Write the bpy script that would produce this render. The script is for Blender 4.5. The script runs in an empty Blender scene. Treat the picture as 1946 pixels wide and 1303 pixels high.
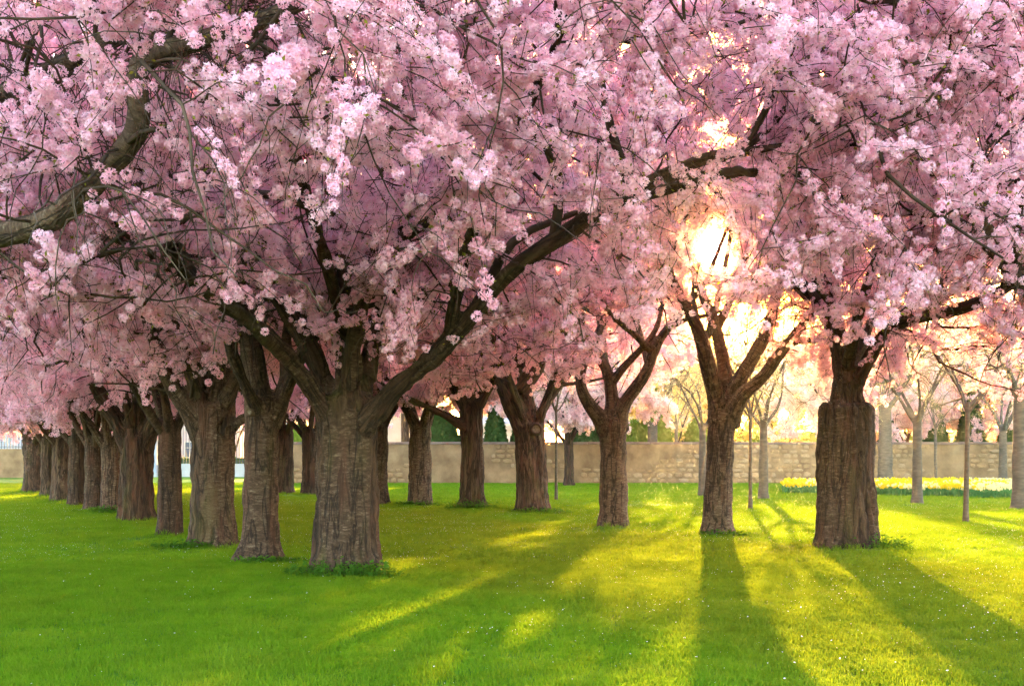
import bpy, bmesh, math, random
import numpy as np
from mathutils import Vector, Matrix

SC = bpy.context.scene
COL = SC.collection
RNG = np.random.default_rng(7)
random.seed(7)

# ------------------------------------------------------------------ camera
FPX, CX, HY, EYE = 2000.0, 973.0, 873.0, 1.5      # focal length in photo pixels, centre column, horizon row, eye height
cam_d = bpy.data.cameras.new('camera')
cam = bpy.data.objects.new('camera', cam_d)
COL.objects.link(cam)
cam.location = (0, 0, EYE)
cam.rotation_euler = (math.radians(90), 0, 0)
cam_d.sensor_width = 36.0
cam_d.lens = 36.0 * FPX / 1946.0
cam_d.shift_y = (HY - 651.5) / 1946.0
cam_d.clip_end = 3000
SC.camera = cam

# ------------------------------------------------------------------ sky and sun
SUN_AZ = math.atan2(1360 - CX, FPX)                 # to the right of the view axis
SUN_EL = math.atan2(HY - 475, math.hypot(FPX, 1360 - CX))
SUN_DIR = Vector((math.sin(SUN_AZ) * math.cos(SUN_EL), math.cos(SUN_AZ) * math.cos(SUN_EL), math.sin(SUN_EL)))
world = bpy.data.worlds.new('World')
SC.world = world
world.use_nodes = True
wn, wl = world.node_tree.nodes, world.node_tree.links
wn.clear()
w_out = wn.new('ShaderNodeOutputWorld')
w_add = wn.new('ShaderNodeAddShader')
w_bg = wn.new('ShaderNodeBackground')
w_bg.inputs['Strength'].default_value = 0.15
sky = wn.new('ShaderNodeTexSky')
sky.sky_type = 'NISHITA'
sky.sun_disc = False
sky.sun_elevation = SUN_EL
sky.sun_rotation = SUN_AZ
sky.air_density = 1.0
sky.dust_density = 1.5
sky.ozone_density = 1.0

# the sun's own bright aureole in the sky around it
w_tc = wn.new('ShaderNodeTexCoord')
w_nrm = wn.new('ShaderNodeVectorMath'); w_nrm.operation = 'NORMALIZE'
wl.new(w_tc.outputs['Generated'], w_nrm.inputs[0])
w_dot = wn.new('ShaderNodeVectorMath'); w_dot.operation = 'DOT_PRODUCT'
wl.new(w_nrm.outputs[0], w_dot.inputs[0])
w_dot.inputs[1].default_value = SUN_DIR
w_max = wn.new('ShaderNodeMath'); w_max.operation = 'MAXIMUM'; w_max.inputs[1].default_value = 0.0
wl.new(w_dot.outputs['Value'], w_max.inputs[0])
w_warm = wn.new('ShaderNodeMath'); w_warm.operation = 'POWER'; w_warm.inputs[1].default_value = 9.0
wl.new(w_max.outputs[0], w_warm.inputs[0])
w_mul = wn.new('ShaderNodeMix'); w_mul.data_type = 'RGBA'; w_mul.blend_type = 'MULTIPLY'
wl.new(w_warm.outputs[0], w_mul.inputs[0]); wl.new(sky.outputs[0], w_mul.inputs[6]); w_mul.inputs[7].default_value = (1.0, 0.40, 0.035, 1)
wl.new(w_mul.outputs[2], w_bg.inputs['Color'])
prev = w_bg
for power, strength, col in ((40000.0, 32.0, (1.0, 0.80, 0.36)), (1500.0, 0.5, (1.0, 0.55, 0.06)), (110.0, 0.35, (1.0, 0.50, 0.06))):
    m = wn.new('ShaderNodeMath'); m.operation = 'POWER'; m.inputs[1].default_value = power
    wl.new(w_max.outputs[0], m.inputs[0])
    s = wn.new('ShaderNodeMath'); s.operation = 'MULTIPLY'; s.inputs[1].default_value = strength
    wl.new(m.outputs[0], s.inputs[0])
    b = wn.new('ShaderNodeBackground'); b.inputs['Color'].default_value = (*col, 1)
    wl.new(s.outputs[0], b.inputs['Strength'])
    a = wn.new('ShaderNodeAddShader')
    wl.new(prev.outputs[0], a.inputs[0]); wl.new(b.outputs[0], a.inputs[1])
    prev = a
wl.new(prev.outputs[0], w_out.inputs['Surface'])

sun_d = bpy.data.lights.new('sun', 'SUN')
sun_d.energy = 3.3
sun_d.angle = math.radians(0.53)
sun_d.color = (1.0, 0.63, 0.21)
sun_o = bpy.data.objects.new('sun', sun_d)
COL.objects.link(sun_o)
sun_o.rotation_euler = SUN_DIR.to_track_quat('Z', 'Y').to_euler()
sun_o.location = (8, 30, 30)

SC.view_settings.view_transform = 'Standard'
SC.view_settings.look = 'None'
SC.view_settings.gamma = 1.0
SC.view_settings.use_curve_mapping = False
SC.view_settings.exposure = 4.12
SC.render.engine = 'CYCLES'
cy = SC.cycles
cy.max_bounces = 6
cy.diffuse_bounces = 4
cy.glossy_bounces = 2
cy.transmission_bounces = 4
cy.transparent_max_bounces = 4
cy.sample_clamp_indirect = 6.0
cy.use_denoising = True
cy.denoiser = 'OPENIMAGEDENOISE'
cy.denoising_input_passes = 'RGB_ALBEDO_NORMAL'
cy.denoising_prefilter = 'NONE'
cy.use_adaptive_sampling = True
cy.adaptive_threshold = 0.02
cy.adaptive_min_samples = 32

# ------------------------------------------------------------------ numeric helpers
def P(px, py, d):
    """photo pixel at distance d along the view axis -> world point"""
    return np.array([(px - CX) / FPX * d, d, EYE + (HY - py) / FPX * d])

def _hash(ix, iy, iz, seed):
    h = (ix.astype(np.int64) * 374761393 + iy.astype(np.int64) * 668265263 + iz.astype(np.int64) * 2147483647 + seed * 1274126177) & 0xFFFFFFFF
    h = ((h ^ (h >> 13)) * 1274126177) & 0xFFFFFFFF
    h = ((h ^ (h >> 16)) * 2246822519) & 0xFFFFFFFF
    return ((h ^ (h >> 15)) & 0xFFFFFF) / float(0xFFFFFF)

def vnoise(p, seed=0):
    """value noise in [0,1] for an (N,3) array"""
    p = np.asarray(p, float)
    i = np.floor(p).astype(np.int64)
    f = p - i
    f = f * f * (3 - 2 * f)
    out = 0
    for dx in (0, 1):
        wx = f[:, 0] if dx else 1 - f[:, 0]
        for dy in (0, 1):
            wy = f[:, 1] if dy else 1 - f[:, 1]
            for dz in (0, 1):
                wz = f[:, 2] if dz else 1 - f[:, 2]
                out = out + wx * wy * wz * _hash(i[:, 0] + dx, i[:, 1] + dy, i[:, 2] + dz, seed)
    return out

def fbm(p, seed=0, octaves=3):
    p = np.asarray(p, float)
    a, t, o = 1.0, 0.0, 0
    for k in range(octaves):
        o = o + a * vnoise(p * (2.03 ** k) + 17.3 * k, seed + k)
        t += a
        a *= 0.5
    return o / t

def unit(v):
    return v / np.maximum(np.linalg.norm(v, axis=-1, keepdims=True), 1e-9)

def new_mesh(name, verts, faces, mats=(), smooth=False, mat_idx=None):
    me = bpy.data.meshes.new(name)
    me.from_pydata([tuple(v) for v in np.asarray(verts, float).tolist()] if not isinstance(verts, list) else verts, [], faces.tolist() if isinstance(faces, np.ndarray) else faces)
    for m in mats:
        me.materials.append(m)
    if mat_idx is not None:
        me.polygons.foreach_set('material_index', np.asarray(mat_idx, np.int32))
    if smooth:
        me.polygons.foreach_set('use_smooth', np.ones(len(me.polygons), bool))
    me.update()
    return me

def new_obj(name, mesh, parent=None, loc=None):
    o = bpy.data.objects.new(name, mesh)
    COL.objects.link(o)
    if parent is not None:
        o.parent = parent
    if loc is not None:
        o.location = loc
    return o

def thing(name, label, cat, loc=(0, 0, 0), group=None):
    o = bpy.data.objects.new(name, None)
    COL.objects.link(o)
    o.location = loc
    o.empty_display_size = 0.3
    return tag(o, label, cat, group)

def tag(o, label=None, cat=None, group=None, kind=None):
    if label: o['label'] = label
    if cat: o['category'] = cat
    if group: o['group'] = group
    if kind: o['kind'] = kind
    return o

def tubes(paths, radii, k=4):
    """paths (N,P,3), radii (N,P) -> verts, faces of open tubes"""
    N, Pn, _ = paths.shape
    tan = np.gradient(paths, axis=1)
    tan = unit(tan)
    ref = np.where(np.abs(tan[:, 0, 2:3]) > 0.9, np.array([1.0, 0, 0]), np.array([0, 0, 1.0]))
    us = [unit(np.cross(tan[:, 0], ref))]
    for i in range(1, Pn):                       # carry the frame along so that tubes never pinch
        w = us[-1] - (us[-1] * tan[:, i]).sum(-1, keepdims=True) * tan[:, i]
        us.append(unit(w))
    u = np.stack(us, 1)
    v = np.cross(tan, u)
    ang = np.arange(k) / k * 2 * math.pi
    ring = (paths[:, :, None, :] + radii[:, :, None, None] * (np.cos(ang)[None, None, :, None] * u[:, :, None, :] + np.sin(ang)[None, None, :, None] * v[:, :, None, :]))
    verts = ring.reshape(-1, 3)
    base = (np.arange(N) * Pn * k)[:, None, None]
    r = (np.arange(Pn - 1) * k)[None, :, None]
    a = np.arange(k)[None, None, :]
    b = (np.arange(k) + 1)[None, None, :] % k
    f = np.stack([base + r + a, base + r + b, base + r + k + b, base + r + k + a], -1).reshape(-1, 4)
    return verts, f

def fast_mesh(name, verts, quads, mats=(), smooth=True):
    """quad mesh from arrays"""
    me = bpy.data.meshes.new(name)
    verts = np.ascontiguousarray(verts, np.float32)
    quads = np.ascontiguousarray(quads, np.int32)
    n = quads.shape[1]
    me.vertices.add(len(verts))
    me.vertices.foreach_set('co', verts.ravel())
    me.loops.add(quads.size)
    me.loops.foreach_set('vertex_index', quads.ravel())
    me.polygons.add(len(quads))
    me.polygons.foreach_set('loop_start', np.arange(len(quads), dtype=np.int32) * n)
    me.polygons.foreach_set('loop_total', np.full(len(quads), n, np.int32))
    if smooth:
        me.polygons.foreach_set('use_smooth', np.ones(len(quads), bool))
    for m in mats:
        me.materials.append(m)
    me.update(calc_edges=True)
    me.validate()
    return me

# ------------------------------------------------------------------ materials
def mat(name):
    m = bpy.data.materials.new(name)
    m.use_nodes = True
    nt = m.node_tree
    for n in list(nt.nodes):
        nt.nodes.remove(n)
    out = nt.nodes.new('ShaderNodeOutputMaterial')
    return m, nt, out

class NB:
    """small node builder"""
    def __init__(self, nt):
        self.nt = nt
    def n(self, t, **kw):
        x = self.nt.nodes.new(t)
        for k, v in kw.items():
            setattr(x, k, v)
        return x
    def l(self, a, b):
        self.nt.links.new(a, b)
    def val(self, sock, v):
        if hasattr(v, 'links') or isinstance(v, bpy.types.NodeSocket):
            self.l(v, sock)
        else:
            sock.default_value = v
    def noise(self, vec, scale, detail=4, rough=0.55, dist=0.0):
        x = self.n('ShaderNodeTexNoise')
        self.l(vec, x.inputs['Vector'])
        x.inputs['Scale'].default_value = scale
        x.inputs['Detail'].default_value = detail
        x.inputs['Roughness'].default_value = rough
        x.inputs['Distortion'].default_value = dist
        return x.outputs['Fac']
    def ramp(self, fac, stops):
        x = self.n('ShaderNodeValToRGB')
        e = x.color_ramp.elements
        while len(e) < len(stops):
            e.new(0.5)
        for el, (p, c) in zip(e, stops):
            el.position = p
            el.color = (*c, 1) if not isinstance(c, (int, float)) else (c, c, c, 1)
        self.l(fac, x.inputs['Fac'])
        return x.outputs['Color']
    def mapping(self, vec, scale=(1, 1, 1), rot=(0, 0, 0), loc=(0, 0, 0)):
        x = self.n('ShaderNodeMapping')
        self.l(vec, x.inputs['Vector'])
        x.inputs['Scale'].default_value = scale
        x.inputs['Rotation'].default_value = rot
        x.inputs['Location'].default_value = loc
        return x.outputs[0]
    def mix(self, fac, a, b, blend='MIX'):
        x = self.n('ShaderNodeMix', data_type='RGBA', blend_type=blend)
        self.val(x.inputs[0], fac)
        for s, v in ((x.inputs[6], a), (x.inputs[7], b)):
            if isinstance(v, tuple):
                s.default_value = (*v, 1)
            else:
                self.l(v, s)
        return x.outputs[2]
    def math(self, op, a, b=0.0, clamp=False):
        x = self.n('ShaderNodeMath', operation=op, use_clamp=clamp)
        self.val(x.inputs[0], a)
        self.val(x.inputs[1], b)
        return x.outputs[0]
    def bump(self, h, strength, dist):
        x = self.n('ShaderNodeBump')
        x.inputs['Strength'].default_value = strength
        x.inputs['Distance'].default_value = dist
        self.l(h, x.inputs['Height'])
        return x.outputs[0]

def principled(nb, out, col, rough=0.85, normal=None, spec=0.25):
    p = nb.n('ShaderNodeBsdfPrincipled')
    if isinstance(col, tuple):
        p.inputs['Base Color'].default_value = (*col, 1)
    else:
        nb.l(col, p.inputs['Base Color'])
    nb.val(p.inputs['Roughness'], rough)
    p.inputs['Specular IOR Level'].default_value = spec
    if normal is not None:
        nb.l(normal, p.inputs['Normal'])
    nb.l(p.outputs[0], out.inputs['Surface'])
    return p

def rough_mat(name, c0, c1, scale=3.0, rough=0.9, bump=0.3, stretch=(1, 1, 1), dist=0.02):
    m, nt, out = mat(name)
    nb = NB(nt)
    tc = nb.n('ShaderNodeTexCoord').outputs['Object']
    v = nb.mapping(tc, stretch)
    f = nb.noise(v, scale, 6, 0.6)
    c = nb.ramp(f, [(0.3, c0), (0.7, c1)])
    principled(nb, out, c, rough, nb.bump(nb.noise(v, scale * 4, 4), bump, dist))
    return m

def bark_mat(name, band, warm=1.0):
    """cherry bark: band = 1 smooth with pale horizontal lenticels, 0 = deeply furrowed; barkco runs round and along each limb"""
    m, nt, out = mat(name)
    nb = NB(nt)
    tc = nb.n('ShaderNodeAttribute', attribute_name='barkco', attribute_type='GEOMETRY').outputs['Vector']
    geo = nb.n('ShaderNodeNewGeometry')
    lent = nb.noise(nb.mapping(tc, (8.5, 8.5, 30.0)), 1.0, 6, 0.7, 0.9)
    plates = nb.noise(nb.mapping(tc, (12.0, 12.0, 1.7)), 1.0, 6, 0.62, 0.8)
    crack = nb.noise(nb.mapping(tc, (6.5, 6.5, 0.9), loc=(2, 8, 4)), 1.0, 5, 0.6, 0.5)
    fine = nb.noise(tc, 42.0, 5, 0.7)
    big = nb.noise(nb.mapping(tc, (2.6, 2.6, 0.7), loc=(3, 1, 2)), 1.0, 4, 0.55)
    w = warm
    c_band = nb.ramp(lent, [(0.30, (0.052 * w, 0.029, 0.017)), (0.46, (0.112 * w, 0.064, 0.037)), (0.58, (0.185 * w, 0.118, 0.072)), (0.70, (0.38 * w, 0.285, 0.20))])
    c_fur = nb.ramp(plates, [(0.33, (0.026 * w, 0.016, 0.010)), (0.48, (0.10 * w, 0.056, 0.031)), (0.70, (0.19 * w, 0.118, 0.067))])
    bias = nb.math('ADD', big, (band - 0.5) * 0.5)
    msk = nb.ramp(bias, [(0.44, 0.0), (0.52, 1.0)])
    oi = nb.n('ShaderNodeObjectInfo')
    tint = nb.ramp(oi.outputs['Random'], [(0.0, (0.50, 0.45, 0.40)), (0.5, (0.72, 0.67, 0.62)), (1.0, (1.05, 1.03, 1.0))])
    c = nb.mix(1.0, nb.mix(msk, c_fur, c_band), tint, 'MULTIPLY')
    ck = nb.ramp(nb.math('ABSOLUTE', nb.math('SUBTRACT', crack, 0.5)), [(0.008, 1.0), (0.045, 0.0)])
    c = nb.mix(nb.math('MULTIPLY', ck, 0.85), c, (0.018, 0.011, 0.007))
    c = nb.mix(nb.math('MULTIPLY', nb.ramp(fine, [(0.35, 1.0), (0.6, 0.0)]), 0.4), c, (0.032, 0.020, 0.013))
    red = nb.noise(nb.mapping(tc, (4.0, 4.0, 0.7), loc=(9, 4, 1)), 1.0, 3)
    c = nb.mix(nb.math('MULTIPLY', nb.ramp(red, [(0.54, 0.0), (0.68, 1.0)]), 0.5), c, (0.12, 0.048, 0.026))
    sep = nb.n('ShaderNodeSeparateXYZ')
    nb.l(geo.outputs['Normal'], sep.inputs[0])
    mz = nb.ramp(sep.outputs['Z'], [(0.3, 0.0), (0.8, 1.0)])
    mo = nb.noise(nb.mapping(tc, (3.0, 3.0, 0.9), loc=(5, 7, 0)), 1.0, 5)
    mo = nb.ramp(mo, [(0.54, 0.0), (0.68, 1.0)])
    mossf = nb.math('ADD', nb.math('MULTIPLY', mo, 0.34 - 0.2 * band), nb.math('MULTIPLY', nb.math('MULTIPLY', mz, mo), 0.35), True)
    c = nb.mix(mossf, c, nb.mix(fine, (0.055, 0.052, 0.010), (0.13, 0.115, 0.022)))
    h = nb.mix(msk, plates, lent)
    hb = nb.mix(0.3, h, fine)
    hb = nb.mix(nb.math('MULTIPLY', ck, 0.8), hb, (0.0, 0.0, 0.0))
    principled(nb, out, c, 0.9, nb.bump(hb, 0.9, 0.035), 0.15)
    return m

BARK = [bark_mat('bark_furrowed', 0.15), bark_mat('bark_mixed', 0.5), bark_mat('bark_banded', 0.9)]

def twig_mat(name, c0, c1):
    m, nt, out = mat(name)
    nb = NB(nt)
    tc = nb.n('ShaderNodeTexCoord').outputs['Object']
    c = nb.ramp(nb.noise(tc, 4.0, 3), [(0.35, c0), (0.65, c1)])
    principled(nb, out, c, 0.85, None, 0.2)
    return m
TWIG = twig_mat('twig_bark', (0.035, 0.019, 0.011), (0.080, 0.048, 0.026))
TWIG_PALE = twig_mat('young_twig_bark', (0.13, 0.10, 0.05), (0.25, 0.20, 0.11))

def petal_mat(name, c_deep, c_light, trans_col, trans=0.5):
    m, nt, out = mat(name)
    nb = NB(nt)
    at = nb.n('ShaderNodeAttribute', attribute_name='tint', attribute_type='GEOMETRY')
    oi = nb.n('ShaderNodeObjectInfo')
    f = nb.math('ADD', nb.math('MULTIPLY', at.outputs['Fac'], 0.75), nb.math('MULTIPLY', nb.math('SUBTRACT', oi.outputs['Random'], 0.3), 0.45), True)
    c = nb.mix(f, c_deep, c_light)
    d = nb.n('ShaderNodeBsdfDiffuse'); nb.l(c, d.inputs['Color'])
    t = nb.n('ShaderNodeBsdfTranslucent')
    nb.l(nb.mix(0.5, c, trans_col), t.inputs['Color'])
    mx = nb.n('ShaderNodeMixShader'); mx.inputs[0].default_value = trans
    nb.l(d.outputs[0], mx.inputs[1]); nb.l(t.outputs[0], mx.inputs[2])
    nb.l(mx.outputs[0], out.inputs['Surface'])
    return m
PETAL = petal_mat('cherry_petals', (0.88, 0.38, 0.50), (0.97, 0.72, 0.80), (0.95, 0.62, 0.62))
BUDS = petal_mat('young_buds', (0.42, 0.36, 0.14), (0.72, 0.62, 0.36), (0.7, 0.6, 0.3))
PALE_PETAL = petal_mat('pale_blossom_petals', (0.78, 0.42, 0.42), (0.92, 0.74, 0.70), (0.95, 0.68, 0.58))

# lawn colours as a function of where on the lawn: worn olive strip along the avenue, fresh green elsewhere
def lawn_colour(nb, pos, light=1.0):
    sep = nb.n('ShaderNodeSeparateXYZ'); nb.l(pos, sep.inputs[0])
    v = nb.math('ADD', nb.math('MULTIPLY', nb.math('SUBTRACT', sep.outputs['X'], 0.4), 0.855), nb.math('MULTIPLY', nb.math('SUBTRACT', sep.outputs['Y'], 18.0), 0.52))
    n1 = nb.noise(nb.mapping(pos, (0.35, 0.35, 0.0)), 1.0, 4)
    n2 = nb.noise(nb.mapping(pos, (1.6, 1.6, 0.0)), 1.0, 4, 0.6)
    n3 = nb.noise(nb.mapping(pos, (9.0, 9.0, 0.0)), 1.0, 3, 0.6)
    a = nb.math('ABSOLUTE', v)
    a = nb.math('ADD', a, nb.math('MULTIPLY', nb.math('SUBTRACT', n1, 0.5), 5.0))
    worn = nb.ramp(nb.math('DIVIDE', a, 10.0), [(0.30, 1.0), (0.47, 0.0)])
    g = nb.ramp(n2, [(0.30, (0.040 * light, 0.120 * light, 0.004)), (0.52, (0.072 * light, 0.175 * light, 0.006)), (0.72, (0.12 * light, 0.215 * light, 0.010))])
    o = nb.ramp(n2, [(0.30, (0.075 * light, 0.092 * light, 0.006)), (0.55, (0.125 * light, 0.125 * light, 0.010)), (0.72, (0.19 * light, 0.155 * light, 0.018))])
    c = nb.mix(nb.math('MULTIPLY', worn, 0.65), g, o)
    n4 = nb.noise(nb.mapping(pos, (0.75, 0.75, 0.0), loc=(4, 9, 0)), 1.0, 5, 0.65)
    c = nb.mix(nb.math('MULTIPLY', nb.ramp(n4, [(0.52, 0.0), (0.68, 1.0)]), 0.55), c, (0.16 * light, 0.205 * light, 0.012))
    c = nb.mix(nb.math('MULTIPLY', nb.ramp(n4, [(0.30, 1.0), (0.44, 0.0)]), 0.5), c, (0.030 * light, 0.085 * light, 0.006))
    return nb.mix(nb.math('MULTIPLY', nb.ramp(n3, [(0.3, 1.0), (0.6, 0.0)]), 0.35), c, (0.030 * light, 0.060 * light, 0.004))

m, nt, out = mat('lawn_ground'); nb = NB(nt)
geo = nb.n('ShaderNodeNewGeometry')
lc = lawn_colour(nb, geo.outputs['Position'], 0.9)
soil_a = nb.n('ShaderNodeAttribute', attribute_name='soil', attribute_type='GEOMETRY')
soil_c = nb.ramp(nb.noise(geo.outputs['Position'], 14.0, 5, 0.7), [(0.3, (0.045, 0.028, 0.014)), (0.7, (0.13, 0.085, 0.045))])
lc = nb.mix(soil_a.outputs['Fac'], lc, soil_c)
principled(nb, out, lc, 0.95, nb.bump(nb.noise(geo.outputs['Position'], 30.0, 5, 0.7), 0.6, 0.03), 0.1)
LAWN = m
m, nt, out = mat('grass_blades'); nb = NB(nt)
oi = nb.n('ShaderNodeObjectInfo')
at = nb.n('ShaderNodeAttribute', attribute_name='tint', attribute_type='GEOMETRY')
gc = lawn_colour(nb, oi.outputs['Location'], 1.25)
gc = nb.mix(nb.math('MULTIPLY', nb.ramp(nb.math('ADD', nb.math('MULTIPLY', oi.outputs['Random'], 0.5), nb.math('MULTIPLY', at.outputs['Fac'], 0.5)), [(0.2, 0.0), (0.85, 1.0)]), 0.5), gc, (0.26, 0.30, 0.03))
d = nb.n('ShaderNodeBsdfDiffuse'); nb.l(gc, d.inputs['Color'])
t = nb.n('ShaderNodeBsdfTranslucent'); nb.l(nb.mix(0.5, gc, (0.22, 0.26, 0.01)), t.inputs['Color'])
mx = nb.n('ShaderNodeMixShader'); mx.inputs[0].default_value = 0.45
nb.l(d.outputs[0], mx.inputs[1]); nb.l(t.outputs[0], mx.inputs[2])
nb.l(mx.outputs[0], out.inputs['Surface'])
GRASS = m

def leaf_mat(name, c0, c1, tc_, trans=0.35):
    m, nt, out = mat(name); nb = NB(nt)
    geo = nb.n('ShaderNodeNewGeometry')
    c = nb.mix(nb.noise(geo.outputs['Position'], 14.0, 3), c0, c1)
    d = nb.n('ShaderNodeBsdfDiffuse'); nb.l(c, d.inputs['Color'])
    t = nb.n('ShaderNodeBsdfTranslucent'); t.inputs['Color'].default_value = (*tc_, 1)
    mx = nb.n('ShaderNodeMixShader'); mx.inputs[0].default_value = trans
    nb.l(d.outputs[0], mx.inputs[1]); nb.l(t.outputs[0], mx.inputs[2])
    nb.l(mx.outputs[0], out.inputs['Surface'])
    return m
YOUNG_LEAF = leaf_mat('bronze_young_leaves', (0.16, 0.12, 0.02), (0.20, 0.22, 0.03), (0.30, 0.26, 0.03), 0.45)
WEED = leaf_mat('weed_leaves', (0.035, 0.10, 0.010), (0.085, 0.19, 0.02), (0.14, 0.26, 0.02))
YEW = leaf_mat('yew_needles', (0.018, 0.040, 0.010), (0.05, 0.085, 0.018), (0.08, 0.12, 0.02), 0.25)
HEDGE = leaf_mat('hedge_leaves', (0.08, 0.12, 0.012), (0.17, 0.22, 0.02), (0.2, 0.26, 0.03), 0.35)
DAFF_LEAF = leaf_mat('daffodil_leaves', (0.03, 0.10, 0.035), (0.07, 0.17, 0.05), (0.1, 0.22, 0.05))
DAFF_Y = leaf_mat('daffodil_yellow', (0.62, 0.42, 0.006), (0.72, 0.54, 0.02), (0.7, 0.5, 0.01), 0.4)
DAFF_W = leaf_mat('daffodil_cream', (0.62, 0.52, 0.20), (0.72, 0.66, 0.40), (0.7, 0.6, 0.25), 0.4)
FALLEN = leaf_mat('fallen_petal', (0.80, 0.60, 0.62), (0.86, 0.80, 0.76), (0.8, 0.6, 0.6), 0.3)

STONE = rough_mat('wall_stone', (0.20, 0.108, 0.044), (0.30, 0.175, 0.078), 3.5, 0.95, 0.5)
STONE_B = rough_mat('wall_stone_pale', (0.235, 0.138, 0.064), (0.35, 0.22, 0.112), 4.0, 0.95, 0.5)
PLASTER = rough_mat('wall_render', (0.14, 0.074, 0.03), (0.30, 0.175, 0.08), 0.9, 0.95, 0.6)
COPING = rough_mat('wall_coping', (0.13, 0.075, 0.05), (0.22, 0.14, 0.10), 2.5, 0.95, 0.4)
PINKWALL = rough_mat('pink_plaster', (0.38, 0.25, 0.20), (0.46, 0.32, 0.26), 0.6, 0.9, 0.1)
CREAM = rough_mat('cream_plaster', (0.36, 0.27, 0.18), (0.45, 0.35, 0.25), 0.6, 0.9, 0.1)
TRIM = rough_mat('pale_stone_trim', (0.36, 0.29, 0.22), (0.45, 0.37, 0.29), 1.5, 0.9, 0.1)
SLATE = rough_mat('slate_roof', (0.13, 0.15, 0.18), (0.24, 0.26, 0.30), 2.0, 0.7, 0.3)
IRON = rough_mat('iron_railing', (0.035, 0.037, 0.04), (0.07, 0.07, 0.075), 8.0, 0.6, 0.1)
PLINTH = rough_mat('pale_plinth', (0.30, 0.28, 0.24), (0.38, 0.36, 0.32), 1.2, 0.9, 0.2)
GREYWALL = rough_mat('grey_render', (0.26, 0.27, 0.28), (0.34, 0.34, 0.35), 0.8, 0.9, 0.1)
m, nt, out = mat('window_glass'); nb = NB(nt)
p = principled(nb, out, (0.05, 0.06, 0.08), 0.12, None, 0.6)
GLASS = m
m, nt, out = mat('cut_wood'); nb = NB(nt)
tc = nb.n('ShaderNodeTexCoord').outputs['Object']
wv = nb.n('ShaderNodeTexNoise'); wv.inputs['Scale'].default_value = 30; nb.l(tc, wv.inputs['Vector'])
principled(nb, out, nb.ramp(wv.outputs['Fac'], [(0.3, (0.09, 0.06, 0.035)), (0.7, (0.24, 0.17, 0.10))]), 0.95)
CUTWOOD = m

# ------------------------------------------------------------------ ground
TREE_BASES = []   # (x, y, radius) filled from the tables below, used for root mounds

def ground_z(x, y):
    x = np.asarray(x, float); y = np.asarray(y, float)
    p = np.stack([x * 0.22, y * 0.22, np.zeros_like(x)], -1).reshape(-1, 3)
    z = (fbm(p, 31, 2) - 0.5).reshape(x.shape) * 0.10 * np.clip(1.2 - y / 70, 0, 1)
    for bx, by, br in TREE_BASES:
        r2 = (x - bx) ** 2 + (y - by) ** 2
        z = z + 0.06 * np.exp(-r2 / (2 * (br * 2.0 + 0.15) ** 2))
    return z

def base_from_px(px, py, r):
    d = EYE * FPX / (py - HY)
    return (px - CX) / FPX * (d + r * 0.8), d + r * 0.8, r

# ------------------------------------------------------------------ blossom, grass and leaf units, placed by geometry nodes
UNITS = bpy.data.collections.new('plant_units')       # never linked to the scene

def unit_mesh(name, verts, quads, mats, tint, mat_idx=None):
    me = fast_mesh(name, verts, quads, mats, smooth=False)
    a = me.attributes.new('tint', 'FLOAT', 'POINT')
    a.data.foreach_set('value', np.asarray(tint, np.float32))
    if mat_idx is not None:
        me.polygons.foreach_set('material_index', np.asarray(mat_idx, np.int32))
    return me

def rand_dirs(rng, n):
    return unit(rng.normal(size=(n, 3)))

def make_pompom(rng, detail, R):
    """blossom ball centred on the origin -> verts, quads, tint"""
    V, Q, T = [], [], []
    nf = {3: 13, 2: 11, 1: 8}[detail]
    dirs = unit(rand_dirs(rng, nf) + 0.0)
    # spread flower directions
    for it in range(4):
        for i in range(nf):
            d = dirs[i] - dirs
            w = 1 / (np.sum(d * d, 1) + 0.05)
            dirs[i] = unit((dirs[i] + 0.15 * (d * w[:, None]).sum(0))[None])[0]
    for i in range(nf):
        n = dirs[i]
        c = n * R * rng.uniform(0.68, 0.95)
        a = unit(np.cross(n, rand_dirs(rng, 1)[0])[None])[0]
        b = np.cross(n, a)
        fr = R * rng.uniform(0.52, 0.70)
        ft = rng.uniform(0.25, 0.9)
        if detail == 3:
            layers = ((5, 1.0, 0.30), (4, 0.62, 0.75))
        elif detail == 2:
            layers = ((5, 1.0, 0.4),)
        else:
            layers = ((3, 1.15, 0.4),)
        for (np_, sc, cup) in layers:
            off = rng.uniform(0, 6.28)
            for k in range(np_):
                th = off + k / np_ * 6.283 + rng.normal() * 0.12
                wd = 3.0 / np_ * 1.0
                e = math.cos(th) * a + math.sin(th) * b
                t = -math.sin(th) * a + math.cos(th) * b
                L = fr * sc * rng.uniform(0.85, 1.1)
                cu = cup + rng.normal() * 0.12
                p0 = c
                p1 = c + e * L * 0.62 + t * L * 0.40 * wd + n * L * cu * 0.45
                p2 = c + e * L * 1.0 + n * L * cu * (0.75 + rng.normal() * 0.2)
                p3 = c + e * L * 0.62 - t * L * 0.40 * wd + n * L * cu * 0.45
                i0 = len(V)
                V += [p0, p1, p2, p3]
                Q.append((i0, i0 + 1, i0 + 2, i0 + 3))
                T += [max(0.0, ft - 0.45), ft, min(1, ft + 0.2), ft]
    return np.array(V), np.array(Q), np.array(T)

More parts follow.
